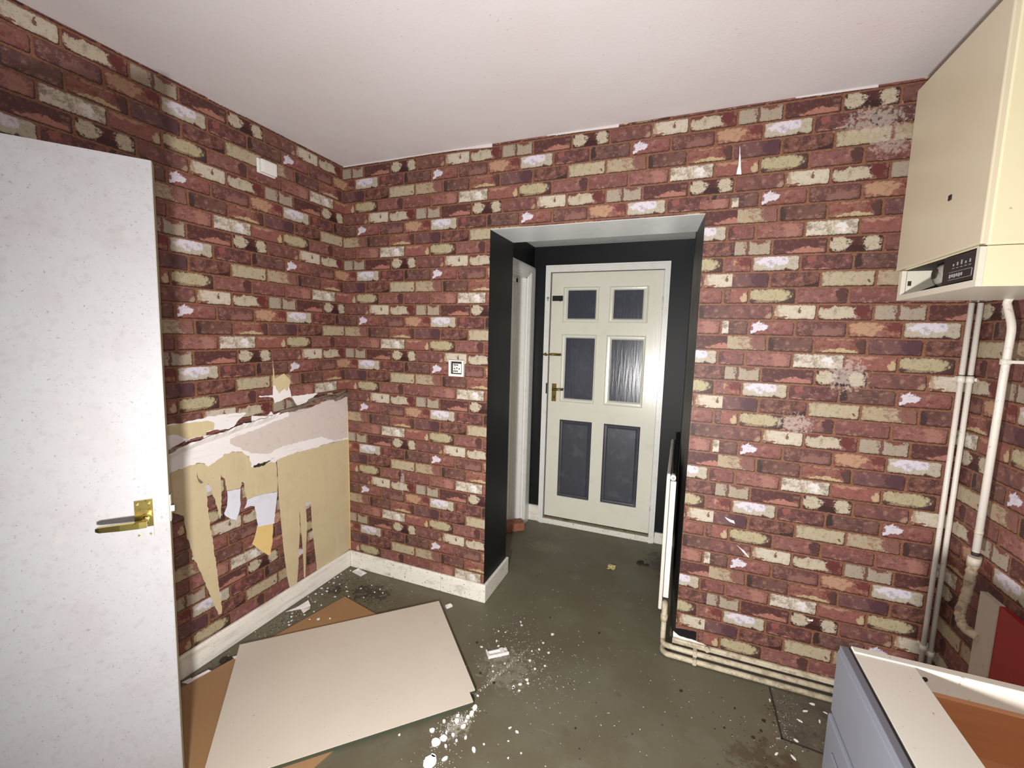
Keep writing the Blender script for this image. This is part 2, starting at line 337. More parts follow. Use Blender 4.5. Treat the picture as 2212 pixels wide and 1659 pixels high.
# base, second colour, blotch threshold, patches (cx, cy, rx, ry, colour, raggedness); cx,cy,rx,ry in brick units
BR = [
 [ (GTAN, (148, 130, 112), .58, [(.46, .55, .05, .45, (112, 78, 66), .35), (.7, .9, .2, .12, (120, 76, 66), .4)]),
   ((88, 52, 50), (126, 86, 80), .60, [(.66, .14, .34, .24, (172, 118, 104), .30)]),
   ((84, 46, 44), (66, 34, 32), .52, [(.22, .55, .16, .46, YC, .55), (.80, .52, .17, .5, YC, .40), (.52, .22, .2, .2, (60, 32, 30), .3)]),
   ((126, 82, 76), (106, 70, 66), .52, [(.92, .2, .1, .25, (168, 138, 116), .3)]),
   (CREAM, (182, 168, 142), .60, [(.62, .6, .035, .16, (120, 92, 70), .35), (.18, .14, .14, .13, (132, 86, 70), .4), (.08, .6, .06, .5, (176, 150, 126), .4)]),
   ((112, 62, 58), (92, 54, 51), .52, [(.40, .46, .40, .42, YC, .28), (.79, .55, .13, .38, (104, 50, 48), .35), (.25, .9, .25, .12, (112, 64, 58), .4)]) ],
 [ ((188, 179, 162), (176, 164, 144), .54, [(.44, .70, .34, .36, PWH, .35), (.74, .03, .09, .16, (86, 56, 48), .15)]),
   ((118, 74, 70), (88, 54, 53), .48, [(.33, .06, .30, .09, (188, 132, 120), .25), (.22, .66, .10, .2, (146, 84, 78), .4)]),
   ((112, 80, 72), (92, 62, 58), .52, [(.07, .5, .08, .5, (62, 44, 40), .35)]),
   ((138, 90, 82), (118, 64, 60), .54, [(.25, .60, .18, .28, PWH, .10), (.12, .28, .08, .20, PWH, .12)]),
   ((110, 72, 68), (96, 60, 58), .52, [(.62, .3, .28, .28, (138, 98, 90), .35), (.97, .35, .014, .3, (200, 170, 156), .3)]),
   ((150, 100, 86), (126, 70, 64), .52, [(.34, .55, .30, .42, (182, 144, 116), .5), (.88, .66, .13, .32, (112, 58, 56), .45)]) ],
 [ ((112, 78, 76), (98, 64, 66), .52, [(.82, .52, .2, .5, (86, 56, 62), .35)]),
   ((120, 78, 68), (82, 50, 46), .52, [(.82, .1, .14, .1, (54, 32, 30), .35)]),
   ((182, 170, 142), (150, 130, 110), .60, [(.48, .0, .09, .12, (72, 50, 42), .3), (.88, .35, .05, .1, (108, 84, 66), .4)]),
   ((176, 160, 132), (150, 120, 102), .55, [(.85, .55, .22, .55, (134, 92, 82), .45)]),
   ((112, 78, 70), (94, 62, 58), .52, [(.09, .4, .09, .48, (66, 48, 44), .4)]),
   ((140, 92, 80), (122, 66, 60), .54, [(.5, .10, .36, .18, (194, 170, 132), .45), (.96, .5, .13, .5, (88, 60, 54), .4), (.5, .92, .3, .14, (172, 126, 104), .4)]) ],
 [ ((84, 56, 50), (70, 46, 42), .52, [(.44, .56, .46, .40, (182, 169, 136), .20), (.40, .12, .3, .1, (150, 128, 102), .4)]),
   ((134, 90, 84), (122, 70, 66), .54, [(.89, .55, .13, .5, (84, 54, 52), .45)]),
   ((130, 82, 77), (114, 72, 68), .52, [(.5, .04, .3, .06, (190, 140, 124), .4)]),
   ((144, 96, 88), (128, 80, 76), .52, [(.75, .5, .16, .45, (164, 116, 104), .5)]),
   ((212, 204, 187), (160, 146, 131), .52, [(.7, .45, .1, .3, (230, 224, 220), .5)]),
   ((144, 90, 82), (122, 78, 71), .54, [(.90, .35, .10, .28, (190, 166, 132), .3), (.35, .85, .3, .12, (176, 132, 112), .4)]) ],
]
JO = [[-.0096, .1542, .3463, .5227, .7053, .8562], [.0877, .2588, .4339, .6182, .7861, .9618],
      [-.0174, .1556, .3324, .5111, .6918, .8567], [.0852, .2548, .431, .6143, .7878, .9667]]
JO = [[(x+.0096)/.17497 for x in r] for r in JO]
def pl(x, xs, ys):
    if x <= xs[0]: i = 0
    elif x >= xs[-1]: i = len(xs)-2
    else: i = max(k for k in range(len(xs)-1) if xs[k] <= x)
    return ys[i]+(x-xs[i])*(ys[i+1]-ys[i])/(xs[i+1]-xs[i])
def clip(poly, ax, val, keep_less):
    out = []
    for i in range(len(poly)):
        a, b_ = poly[i], poly[(i+1) % len(poly)]
        ia = (a[ax] <= val) == keep_less or a[ax] == val; ib = (b_[ax] <= val) == keep_less or b_[ax] == val
        if ia: out.append(a)
        if ia != ib:
            t = (val-a[ax])/(b_[ax]-a[ax]); out.append((a[0]+(b_[0]-a[0])*t, a[1]+(b_[1]-a[1])*t))
    return out
def paper_faces(rects, xs, phs, zc, hz, rowshift=0, phshift=0.0):
    """cells of the print over (u, z) rectangles; zc(n,u): centre of row n"""
    faces = []
    u0 = min(r[0] for r in rects); u1 = max(r[1] for r in rects)
    p0, p1 = pl(u0, xs, phs)+phshift, pl(u1, xs, phs)+phshift
    for n in range(-2, 40):
        nn = n+rowshift; r = nn % 4; blk = nn//4
        for k in range(int(p0//6)-3, int(p1//6)+3):
            for c in range(6):
                a = JO[r][c]+6*k+(3*blk) % 6
                e = (JO[r][c+1] if c < 5 else JO[r][0]+6)+6*k+(3*blk) % 6
                if e < p0 or a > p1: continue
                ua, ue = pl(a-phshift, phs, xs), pl(e-phshift, phs, xs)
                quad = [(ua, zc(n, ua)-hz(ua)/2), (ue, zc(n, ue)-hz(ue)/2), (ue, zc(n, ue)+hz(ue)/2), (ua, zc(n, ua)+hz(ua)/2)]
                for R in rects:
                    q = quad
                    for ax, v, kl in ((0, R[0], False), (0, R[1], True), (1, R[2], False), (1, R[3], True)):
                        q = clip(q, ax, v, kl)
                        if len(q) < 3: break
                    if len(q) < 3: continue
                    st = [((u-ua)/(ue-ua), (z-(zc(n, u)-hz(u)/2))/hz(u)) for u, z in q]
                    faces.append((q, st, r*6+c, (e-a)*.175))
    return faces
def paper_mesh(name, faces, to3d, extra=None, mats=None):
    """one wall: printed front faces plus plain solids (extra: MB whose material index 0 becomes slot 1)"""
    vs_, fs, cid, cst, cw = [], [], [], [], []
    for q, st, i, w in faces:
        k = len(vs_); vs_ += [to3d(u, z) for u, z in q]; fs.append(tuple(range(k, k+len(q))))
        for p in st: cid.append(i); cst.append(p); cw.append(w)
    nf = len(fs); mi = [0]*nf
    if extra:
        k = len(vs_); vs_ += extra.v; fs += [tuple(i+k for i in f) for f in extra.f]; mi += [i+1 for i in extra.mi]
        for f in extra.f:
            for _ in f: cid.append(0); cst.append((.5, .5)); cw.append(.17)
    me = bpy.data.meshes.new(name); me.from_pydata(vs_, [], fs); me.polygons.foreach_set('material_index', mi)
    def fv(nm, typ, data):
        a = me.attributes.new(nm, typ, 'CORNER')
        a.data.foreach_set({'FLOAT_VECTOR': 'vector', 'FLOAT_COLOR': 'color', 'FLOAT': 'value'}[typ], data)
    fl = lambda L: [x for p in L for x in p]
    fv('bl', 'FLOAT_VECTOR', fl((s[0], s[1], float(i)) for s, i in zip(cst, cid))); fv('bw', 'FLOAT', cw)
    K = PAPER_K
    tab = [BR[i//6][i % 6] for i in range(24)]
    fv('c0', 'FLOAT_COLOR', fl(lin(tab[i][0], K)[:3]+(tab[i][2],) for i in cid))
    fv('c1', 'FLOAT_COLOR', fl(lin(tab[i][1], K)[:3]+(1,) for i in cid))
    for k in range(3):
        P = [(tab[i][3]+[NOP]*3)[k] for i in range(24)]
        fv('p%dg' % (k+1), 'FLOAT_COLOR', fl(P[i][:4] for i in cid))
        fv('p%dc' % (k+1), 'FLOAT_COLOR', fl(lin(P[i][4], K)[:3]+(P[i][5],) for i in cid))
    me.update()
    return link(name, me, [M_PAPER]+(mats or []))
PAPER_K = .84
zc_b = lambda n, u: 2.4165-(n-1)*(.0670+.00024*u)
hz_b = lambda u: .0670+.00024*u
XS, PH = [-.01, 1.0402, 2.1239, 3.2], [0, 6, 12, 17.95]
fb = paper_faces([(0, X1, .05, H), (X1, 2.0, HT, H), (2.0, 2.153, 2.157, H), (2.153, WX, .05, H)], XS, PH, zc_b, hz_b)
fb += paper_faces([(2.0, X2, HT, 2.157), (X2, 2.153, .05, 2.157)], XS, PH, zc_b, hz_b, 2, 1.57)
ex = MB()
ex.box((-.15, .003, -.1), (X1, RY, H+.1)).box((X1, .003, HT), (X2, RY, H+.1)).box((X2, .003, -.1), (WX+.15, RY-.02, H+.1))
# reveals of the opening: black sides, grey soffit
ex.box((X1-.002, .0008, 0), (X1+.001, RY+.004, HT), 1)
ex.prism([(X1-.002, .0008, HT-.002), (X2+.002, .0008, HT-.002), (X2-.02, RY+.004, HT-.002), (X1-.002, RY+.004, HT-.002)], (0, 0, .02), 2)
ex.prism([(X2, .0008, 0), (X2+.02, 0.004, 0), (X2+.02, D, 0), (1.994, D, 0), (2.0, RY, 0)], (0, 0, HT), 3)
wb = paper_mesh('wall_back', fb, lambda u, z: (u, 0.0, z), ex, [M_PLAST, M_BLACK, M_SOFFIT, M_BLACKW])
tag(wb, 'wall with red and cream brick-print wallpaper around the black lobby opening', kind='structure')
zc_l = lambda n, u: 2.4200-(n-1)*.06715
fl_ = paper_faces([(YB, 0, .05, H)], [-3.2, -.94, -.4005, 0], [-17.75, -5.19, -2.238, .055], zc_l, lambda u: .06715)
ex = MB().box((-.15, YB, -.1), (-.003, 0, H+.1))
wl = paper_mesh('wall_left', fl_, lambda u, z: (0.0, u, z), ex, [M_PLAST])
tag(wl, 'wall with brick-print wallpaper torn off in a large pale patch', kind='structure')
# right wall: u runs away from the back corner
fr = paper_faces([(WX, WX+2.75, .05, H)], [WX, WX+1.05, WX+2.2, WX+3.3], [17.0, 23, 29.3, 35.4], zc_b, lambda u: .0677)
ex = MB().box((WX+.003, YB, -.1), (WX+.15, 0, H+.1))
wr = paper_mesh('wall_right', fr, lambda u, z: (WX, WX-u, z), ex, [M_PLAST])
tag(wr, 'wall with brick-print wallpaper behind the boiler and pipes', kind='structure')

# ------------------------------------------------------------ floor, ceiling, lobby shell
f0 = MB().box((-.15, YB, -.1), (WX+.15, D+.3, 0)).build('floor', M_FLOOR)
tag(f0, 'worn grey green floor with paint spots and dirt', kind='structure')
c0 = MB().box((-.15, YB, H), (WX+.15, RY, H+.1)).build('ceiling', M_CEIL)
tag(c0, 'off-white painted ceiling of the room', kind='structure')
lc = MB().box((.6, RY-.02, 2.25), (2.1, D+.1, 2.35)).build('ceiling', M_SOFFIT)
tag(lc, 'pale grey ceiling of the black lobby', kind='structure')
XL = .823
lw = MB()
lw.box((XL-.12, RY, 0), (XL, .36, 2.3)).box((XL-.12, .36, 2.04), (XL, 1.15, 2.3)).box((XL-.12, 1.15, 0), (XL, D, 2.3))
lw.box((XL-.9, .3, 0), (XL-.8, 1.3, 2.1))
lw = lw.build('wall_lobby_left', M_BLACK); tag(lw, 'black painted lobby wall with a white door frame', kind='structure')
lf = MB()
lf.box((XL-.9, D, 0), (.935, D+.12, 2.3)).box((1.85, D, 0), (2.1, D+.12, 2.3)).box((.935, D, 2.09), (1.85, D+.12, 2.3)).box((.935, D+.07, 0), (1.85, D+.12, 2.09))
lf = lf.build('wall_lobby_back', M_BLACK); tag(lf, 'black painted wall around the six-panel door', kind='structure')
lr = MB().box((2.0, RY, 0), (2.1, D, 2.3)).build('wall_lobby_right', M_BLACK); tag(lr, 'black painted lobby wall behind the radiator', kind='structure')

# skirtings
def skirting(name, poly, h, m, label):
    mb = MB()
    mb.prism([(x, y, 0) for x, y in poly], (0, 0, h)); o = mb.build(name, m)
    mod = o.modifiers.new('soft_edge', 'BEVEL'); mod.width = .005; mod.segments = 2; mod.limit_method = 'ANGLE'
    return tag(o, label, kind='structure')
skirting('baseboard_left', [(0, YB), (.018, YB), (.018, -.018), (0, 0)], .1095, M_SKIRTG, 'white skirting dusted grey under the torn wallpaper')
bb = skirting('baseboard_back', [(0, 0), (.018, -.018), (.70, -.018), (.70, 0)], .1095, M_SKIRT, 'grubby white skirting under the wallpaper beside the opening')
b2 = skirting('baseboard_back', [(.7012, 0), (.7012, -.018), (X1+.018, -.018), (X1+.018, .342), (X1+.001, .342), (X1+.001, 0)], .1095, M_SKIRT, 'mould-spotted skirting wrapping the corner of the opening')
skirting('baseboard_right', [(X2-.012, 0), (X2-.012, -.018), (WX, -.018), (WX, 0)], .09, M_PIPED, 'dirt-streaked skirting behind the low heating pipes')
skirting('baseboard_lobby', [(1.857, D), (1.857, D-.022), (1.993, D-.022), (1.993, D)], .085, M_SKIRT, 'short skirting end right of the six-panel door')
skirting('baseboard_lobby', [(XL, D), (XL, D-.022), (.93, D-.022), (.93, D)], .135, M_SKIRT, 'short skirting end left of the six-panel door')
# strip of filler along the foot of the skirting on the pipe side
# white lines of paint cut in along the ceiling
t1 = MB()
t1.prism([(.70, -.0024, H), (.985, -.0024, H), (.985, -.0024, H-.017), (.80, -.0024, H-.007), (.70, -.0024, H-.005)], (0, .004, 0))
t1.prism([(1.28, -.0018, H), (1.63, -.0018, H), (1.628, -.0018, H-.012), (1.28, -.0018, H-.003)], (0, .003, 0))
t1.prism([(0, -.0012, H), (.72, -.0012, H), (.72, -.0012, H-.004), (0, -.0012, H-.006)], (0, .002, 0))
t1.prism([(2.33, -.0018, H), (2.60, -.0018, H), (2.60, -.0018, H-.009), (2.33, -.0018, H-.004)], (0, .003, 0))
t1.build('paint_line', M_CEIL, wb)

# ------------------------------------------------------------ torn patch on the left wall (parts of that wall)
def sheet(name, pts, x0, th, m, parent, seed=1, amp=.0022, step=.012, edge=None):
    p = rag(pts, step, amp, seed) if amp else pts
    return MB().prism([(x0, y, z) for y, z in p], (th, 0, 0)).build(name, m, parent)
beige_l = [(-1.066,.945),(-1.038,.937),(-.999,.94),(-.948,.947),(-.906,.943),(-.881,.928),(-.851,.93),(-.814,.952),(-.774,.96),(-.733,.95),(-.699,.935),(-.676,.904),(-.673,.869),(-.639,.86),(-.591,.873),(-.533,.851),(-.529,.811),(-.527,.741),(-.527,.681),(-.637,.7),(-.701,.701),(-.708,.738),(-.712,.786),(-.723,.798),(-.733,.769),(-.799,.776),(-.808,.837),(-.827,.863),(-.824,.793),(-.83,.722),(-.838,.651),(-.844,.686),(-.867,.795),(-.882,.84),(-.896,.833),(-.893,.808),(-.891,.736),(-.885,.637),(-.875,.527),(-.863,.377),(-.853,.223),(-.855,.189),(-.869,.19),(-.889,.261),(-.93,.413),(-.964,.526),(-.986,.634),(-.994,.729),(-1.039,.761),(-1.25,.80),(-1.25,.93)]
beige_r = [(-.524,.86),(-.47,.869),(-.37,.868),(-.251,.864),(-.119,.86),(-.001,.858),(-.0005,.112),(-.28,.1),(-.28,.142),(-.294,.282),(-.306,.396),(-.31,.547),(-.347,.55),(-.342,.411),(-.352,.303),(-.365,.112),(-.369,.104),(-.374,.115),(-.375,.252),(-.384,.418),(-.393,.571),(-.392,.432),(-.402,.306),(-.412,.189),(-.424,.1),(-.473,.1),(-.486,.178),(-.502,.333),(-.512,.482),(-.521,.646),(-.523,.786)]
white_band = [(-1.25,1.0),(-1.012,1.002),(-1.009,1.025),(-.896,1.05),(-.752,1.068),(-.661,1.084),(-.548,1.095),(-.45,1.106),(-.43,1.078),(-.38,.99),(-.33,.96),(-.05,.93),(-.003,.92),(-.003,.856),(-.186,.868),(-.263,.862),(-.393,.867),(-.491,.861),(-.533,.849),(-.606,.866),(-.671,.856),(-.676,.904),(-.716,.948),(-.765,.962),(-.814,.952),(-.851,.928),(-.881,.922),(-.906,.945),(-.948,.947),(-.999,.94),(-1.042,.936),(-1.25,.92)]
grey_band = [(-.771,1.027),(-.645,1.042),(-.549,1.064),(-.446,1.078),(-.445,1.103),(-.362,1.092),(-.274,1.108),(-.185,1.131),(-.001,1.131),(-.001,.868),(-.119,.872),(-.185,.901),(-.223,.919),(-.369,.921),(-.478,.922),(-.535,.913),(-.561,.899),(-.672,.931),(-.715,.96),(-.776,.999)]
upper_white = [(-1.25,1.13),(-1.036,1.139),(-.972,1.139),(-.873,1.147),(-.757,1.143),(-.687,1.137),(-.69,1.131),(-.734,1.101),(-.752,1.08),(-.776,1.072),(-.847,1.08),(-.88,1.077),(-.883,1.062),(-.962,1.064),(-1.033,1.033),(-1.25,1.02)]
yellow_patch = [(-1.25,1.12),(-1.037,1.133),(-.972,1.136),(-.867,1.129),(-.845,1.117),(-.842,1.105),(-.848,1.082),(-.88,1.081),(-.883,1.064),(-.962,1.064),(-1.007,1.095),(-1.25,1.10)]
curl = [(-.425,1.184),(-.395,1.133),(-.338,1.127),(-.308,1.157),(-.222,1.161),(-.117,1.163),(-.026,1.175),(-.002,1.169),(-.002,1.14),(-.049,1.129),(-.105,1.115),(-.125,1.128),(-.204,1.146),(-.279,1.131),(-.339,1.117),(-.396,1.105),(-.42,1.14)]
top_yellow = [(-.528,1.382),(-.523,1.325),(-.52,1.29),(-.474,1.31),(-.463,1.312),(-.425,1.277),(-.428,1.255),(-.447,1.202),(-.466,1.236),(-.498,1.208),(-.517,1.25),(-.531,1.256)]
top_white = [(-.532,1.258),(-.517,1.25),(-.498,1.208),(-.466,1.236),(-.446,1.215),(-.434,1.242),(-.42,1.185),(-.301,1.185),(-.24,1.183),(-.302,1.141),(-.384,1.129),(-.431,1.184),(-.525,1.162),(-.536,1.195),(-.615,1.206),(-.61,1.21),(-.537,1.206)]
grey_flap = [(-.536,1.19),(-.436,1.203),(-.431,1.195),(-.52,1.175),(-.525,1.164)]
sheet('bare_backing', beige_l, 0, .0014, M_BEIGE, wl, 1)
sheet('bare_backing', beige_r, 0, .0014, M_BEIGE, wl, 2, .0012)
sheet('torn_paper', white_band, .0002, .0022, M_TORN, wl, 3, .004, .010)
sheet('old_paint', grey_band, .0004, .0032, M_PINKG, wl, 4, .003)
sheet('torn_paper', upper_white, .0001, .0016, M_TORN, wl, 5, .003)
sheet('paste_stain', yellow_patch, .0003, .0021, M_YELLOW, wl, 6, .002)
sheet('peeled_curl', curl, .0005, .006, M_PAPERB, wl, 7, .003)
sheet('paste_stain', top_yellow, .0003, .0012, M_YELLOW, wl, 8, .0015)
sheet('torn_paper', top_white, .0005, .0012, M_TORN, wl, 9, .002)
sheet('torn_paper', [(-.659,1.117),(-.572,1.101),(-.552,1.122),(-.538,1.102),(-.494,1.108),(-.538,1.093),(-.661,1.082)], .0006, .006, M_TORN, wl, 10, .001)
sheet('torn_paper', [(-.894,1.065),(-.817,1.060),(-.825,1.05),(-.893,1.045)], .0006, .006, M_TORN, wl, 11, .001)
sheet('torn_paper', [(-.709,1.084),(-.718,1.083),(-.742,1.069),(-.704,1.069)], .0006, .006, M_TORN, wl, 12, .001)
sheet('torn_paper', [(-.50,1.118),(-.446,1.125),(-.40,1.12),(-.36,1.128),(-.34,1.115),(-.40,1.100),(-.50,1.105)], .0006, .004, M_PAPERB, wl, 13, .002)
# the rolled lip of peeled wallpaper lying along the top of the band
lip = [(-1.25,.99),(-1.036,1.024),(-.963,1.046),(-.892,1.058),(-.793,1.071),(-.713,1.088),(-.656,1.090),(-.572,1.1),(-.542,1.109),(-.507,1.114),(-.417,1.118),(-.338,1.122),(-.273,1.133),(-.204,1.146),(-.125,1.149),(-.09,1.14)]
lo = [p for p in lip if p[0] < -.43]; hi = [p for p in lip if p[0] > -.52]
R = random.Random(31); V = []; F = []
pts = []
for i in range(len(lo)-1):
    for k in range(5):
        t = k/5; pts.append((lo[i][0]+(lo[i+1][0]-lo[i][0])*t, lo[i][1]+(lo[i+1][1]-lo[i][1])*t))
for y, z in pts:
    V += [(.003, y, z-.030), (.020+R.uniform(-.003, .003), y, z-.006), (.024+R.uniform(-.006, .004), y, z+R.uniform(-.003, .004))]
for i in range(len(pts)-1):
    for k in (0, 1): F.append((3*i+k, 3*i+3+k, 3*i+4+k, 3*i+1+k))
lipm = bpy.data.meshes.new('torn_lip'); lipm.from_pydata(V, [], F); lo_ = link('torn_lip', lipm, M_TORN, wl)
md = lo_.modifiers.new('thickness', 'SOLIDIFY'); md.thickness = .0012
hp = [(.008+.005*math.sin(i*1.7), y, z) for i, (y, z) in enumerate(hi)]
MB().tube(bend(hp, .02, 3), [.003]+[.0085]*(len(bend(hp, .02, 3))-2)+[.005], 10).build('rolled_edge', M_PAPERB, wl)
mb = MB().tube([(.012, -.115, 1.128), (.02, -.085, 1.136), (.022, -.05, 1.150), (.016, -.02, 1.168)], [.007, .012, .011, .006], 10)
mb.build('rolled_edge', M_PAPERB, wl)
def hanging(name, pts, m, tip, seed):
    """a strip still held at its top edge, falling away from the wall"""
    p = rag(pts, .012, .0015, seed); zt = max(q[1] for q in p); zb = min(q[1] for q in p)
    fr_ = lambda z: .0022+tip*((zt-z)/(zt-zb))**2
    me = MB(); n = len(p); vs_ = [(fr_(z), y, z) for y, z in p]
    bm = bmesh.new(); f = bm.faces.new([bm.verts.new(v) for v in vs_]); bmesh.ops.triangulate(bm, faces=[f])
    bmesh.ops.subdivide_edges(bm, edges=bm.edges[:], cuts=2, use_grid_fill=True)
    for v in bm.verts: v.co.x = fr_(v.co.z)
    m_ = bpy.data.meshes.new(name); bm.to_mesh(m_); bm.free()
    o = link(name, m_, m, wl); mod = o.modifiers.new('thickness', 'SOLIDIFY'); mod.thickness = .0008
    return o
hanging('hanging_strip', [(-.799,.776),(-.735,.768),(-.743,.69),(-.759,.653),(-.778,.629),(-.798,.639),(-.825,.67),(-.826,.679),(-.807,.705),(-.8,.744)], M_BLUEW, .022, 3)
hanging('hanging_strip', [(-.701,.701),(-.637,.7),(-.53,.682),(-.548,.6),(-.567,.523),(-.658,.543),(-.66,.606),(-.665,.652),(-.685,.66),(-.72,.66),(-.706,.681)], M_BLUEW, .014, 4)
hanging('hanging_strip', [(-.66,.548),(-.567,.530),(-.583,.423),(-.608,.365),(-.641,.399),(-.694,.465),(-.674,.5)], M_OCHRE, .016, 5).location.x = .008
# lifted corner strip of paper running up the room corner
MB().prism([(.004, -.0012, .112), (.009, -.0012, .112), (.010, -.0012, .6), (.005, -.0012, 1.08), (.0035, -.0012, .9)], (0, -.003, 0)).build('lifted_edge', M_OCHRE, wl)
sheet('scorch_mark', [(-.665,.866),(-.60,.862),(-.54,.872),(-.575,.858),(-.615,.848),(-.66,.853)], .0016, .0014, M_DIRT, wl, 15, .004, .008)
sheet('paper_slit', [(-.929,.907),(-.926,.880),(-.912,.862),(-.905,.852),(-.916,.850),(-.925,.862),(-.931,.885)], .0006, .0011, M_PAPERB, wl, 16, .001)
# tears and scraps on the back wall
def bsheet(name, pts, m, seed, amp=.001, y0=.0002, th=.002):
    return MB().prism([(x, y0, z) for x, z in rag(pts, .01, amp, seed)], (0, -th, 0)).build(name, m, wb)
bsheet('torn_gap', [(2.021,.136),(2.063,.142),(2.12,.143),(2.121,.10),(2.066,.095),(2.021,.092)], M_BLACK, 1)
bsheet('torn_paper', [(2.016,.119),(2.029,.112),(2.042,.102),(2.09,.100),(2.121,.098),(2.17,.088),(2.132,.088),(2.067,.088),(2.016,.09)], M_TORN, 2, .0015, .0002, .0032)
bsheet('torn_paper', [(2.2,.739),(2.218,.732),(2.239,.728),(2.245,.714),(2.225,.718),(2.21,.728)], M_TORN, 3, .0012)
bsheet('torn_paper', [(2.259,.615),(2.29,.594),(2.315,.566),(2.309,.566),(2.285,.588)], M_TORN, 4, .0008)
bsheet('torn_paper', [(2.1405,2.37),(2.147,2.319),(2.155,2.252),(2.136,2.255),(2.1415,2.30)], M_TORN, 5, .0006)
bsheet('torn_paper', [(2.555,.33),(2.58,.338),(2.578,.328)], M_TORN, 6, .0006)

# ------------------------------------------------------------ door_1: the six-panel door in the lobby
d1 = empty('door_1', 'cream six-panel door with slate grey panels at the end of the lobby', kind='structure')
dx, dw, dz, dh = .9755, .8376, .0613, 1.981
yF = D-.004                                     # face of the leaf
op = [(1.0713, 1.658, 1.3549, 1.9318), (1.4309, 1.660, 1.7154, 1.9318), (1.0713, 1.0275, 1.348, 1.568), (1.4225, 1.0275, 1.7116, 1.568), (1.0794, .2432, 1.341, .8822), (1.435, .248, 1.709, .8826)]
def rects_minus(x0, z0, x1, z1, holes):
    xs = sorted({x0, x1, *[h[0] for h in holes], *[h[2] for h in holes]}); zs = sorted({z0, z1, *[h[1] for h in holes], *[h[3] for h in holes]})
    out = []
    for i in range(len(xs)-1):
        for j in range(len(zs)-1):
            cx, cz = (xs[i]+xs[i+1])/2, (zs[j]+zs[j+1])/2
            if not any(h[0] < cx < h[2] and h[1] < cz < h[3] for h in holes): out.append((xs[i], zs[j], xs[i+1], zs[j+1]))
    return out
lf_ = MB()
for a in rects_minus(dx, dz, dx+dw, dz+dh, op): lf_.box((a[0], yF, a[1]), (a[2], yF+.04, a[3]))
leaf = lf_.build('leaf', M_CREAM, d1)
def picture_frame(mb, o, i, y0, y1, yo):
    """sloped moulding between outer rect o and inner rect i"""
    O = [(o[0], o[1]), (o[2], o[1]), (o[2], o[3]), (o[0], o[3])]; I = [(i[0], i[1]), (i[2], i[1]), (i[2], i[3]), (i[0], i[3])]
    for k in range(4):
        a, b_, c, d = O[k], O[(k+1) % 4], I[(k+1) % 4], I[k]
        m1 = [((p[0]*.72+q[0]*.28), (p[1]*.72+q[1]*.28)) for p, q in ((a, d), (b_, c))]
        m2 = [((p[0]*.30+q[0]*.70), (p[1]*.30+q[1]*.70)) for p, q in ((a, d), (b_, c))]
        V = [(a[0], yo, a[1]), (b_[0], yo, b_[1]), (m1[1][0], y0, m1[1][1]), (m1[0][0], y0, m1[0][1]), (m2[1][0], y0+.002, m2[1][1]), (m2[0][0], y0+.002, m2[0][1]), (c[0], y1, c[1]), (d[0], y1, d[1])]
        mb.add(V, [(0, 1, 2, 3), (3, 2, 4, 5), (5, 4, 6, 7)])
inn = [(1.1118, 1.692, 1.326, 1.9054), (1.4655, 1.694, 1.6745, 1.9036), (1.1075, 1.0593, 1.3325, 1.5376), (1.4645, 1.0671, 1.690, 1.5331)]
for o, i in zip(op[:4], inn):
    mb = MB(); picture_frame(mb, o, i, yF-.009, yF+.006, yF+.0005); mb.build('panel_moulding', M_CREAM, d1)
    MB().box((i[0]-.004, yF+.0045, i[1]-.004), (i[2]+.004, yF+.02, i[3]+.004)).build('door_panel', M_GREYP, d1)
for o in op[4:]:
    mb = MB(); i = (o[0]+.032, o[1]+.032, o[2]-.032, o[3]-.032)
    picture_frame(mb, o, i, yF+.006, yF+.001, yF+.012)
    mb.box((i[0], yF+.001, i[1]), (i[2], yF+.02, i[3])); mb.box((o[0], yF+.012, o[1]), (o[2], yF+.02, o[3]))
    mb.build('door_panel', M_GREYM, d1)
fr_ = MB()
for a in rects_minus(.930, .03, 1.8545, 2.1, [(dx-.003, 0, dx+dw+.003, dz+dh+.003)]):
    fr_.box((a[0], D-.03, a[1]), (a[2], D+.06, a[3]))
for a in rects_minus(.945, .03, 1.84, 2.085, [(dx-.003, 0, dx+dw+.003, dz+dh+.003)]):
    fr_.box((a[0], D-.036, a[1]), (a[2], D-.02, a[3]))
fr_.build('door_frame', M_FRAME, d1)
MB().box((.93, D-.012, 0), (1.857, D+.06, .056)).build('threshold', M_SILL, d1)
MB().box((.93, D-.034, 0), (1.857, D-.012, .042), bev=.004).build('sill_board', M_SKIRT, d1)
MB().box((dx-.0028, D-.010, dz), (dx-.0004, D+.02, dz+dh), 0).box((dx+dw+.0004, D-.010, dz), (dx+dw+.0028, D+.02, dz+dh)).box((dx, D-.010, dz+dh+.0004), (dx+dw, D+.02, dz+dh+.0028)).build('door_gap', M_DARK, d1)
# lever handle
hd = MB().box((1.005, yF-.004, 1.027), (1.043, yF, 1.1704), bev=.0015)
hd = hd.build('backplate', M_BRASSD, d1); hd['label'] = 'dull brass lever backplate'
lv = MB().tube([(1.024, yF-.002, 1.125), (1.024, yF-.040, 1.125)], .009, 12)
lv.tube(bend([(1.018, yF-.042, 1.124), (1.05, yF-.044, 1.126), (1.110, yF-.040, 1.131)], .02), [.0085]*2+[.0085]*6 if False else .0085, 10)
lv.build('lever', M_BRASSD, hd)
MB().tube([(1.026, yF-.0048, 1.062), (1.026, yF-.003, 1.062)], .0065, 12).box((1.0235, yF-.0048, 1.045), (1.0285, yF-.003, 1.06)).build('keyhole', M_BLACKM, hd)
MB().box((dx-.012, D-.038, 1.09), (dx-.002, D-.03, 1.175)).build('keep', M_BLACKM, d1)
bo = MB().box((.985, yF-.010, 1.826), (1.070, yF, 1.866), bev=.002).build('bolt', M_BLACKM, d1); bo['label'] = 'black sliding bolt'
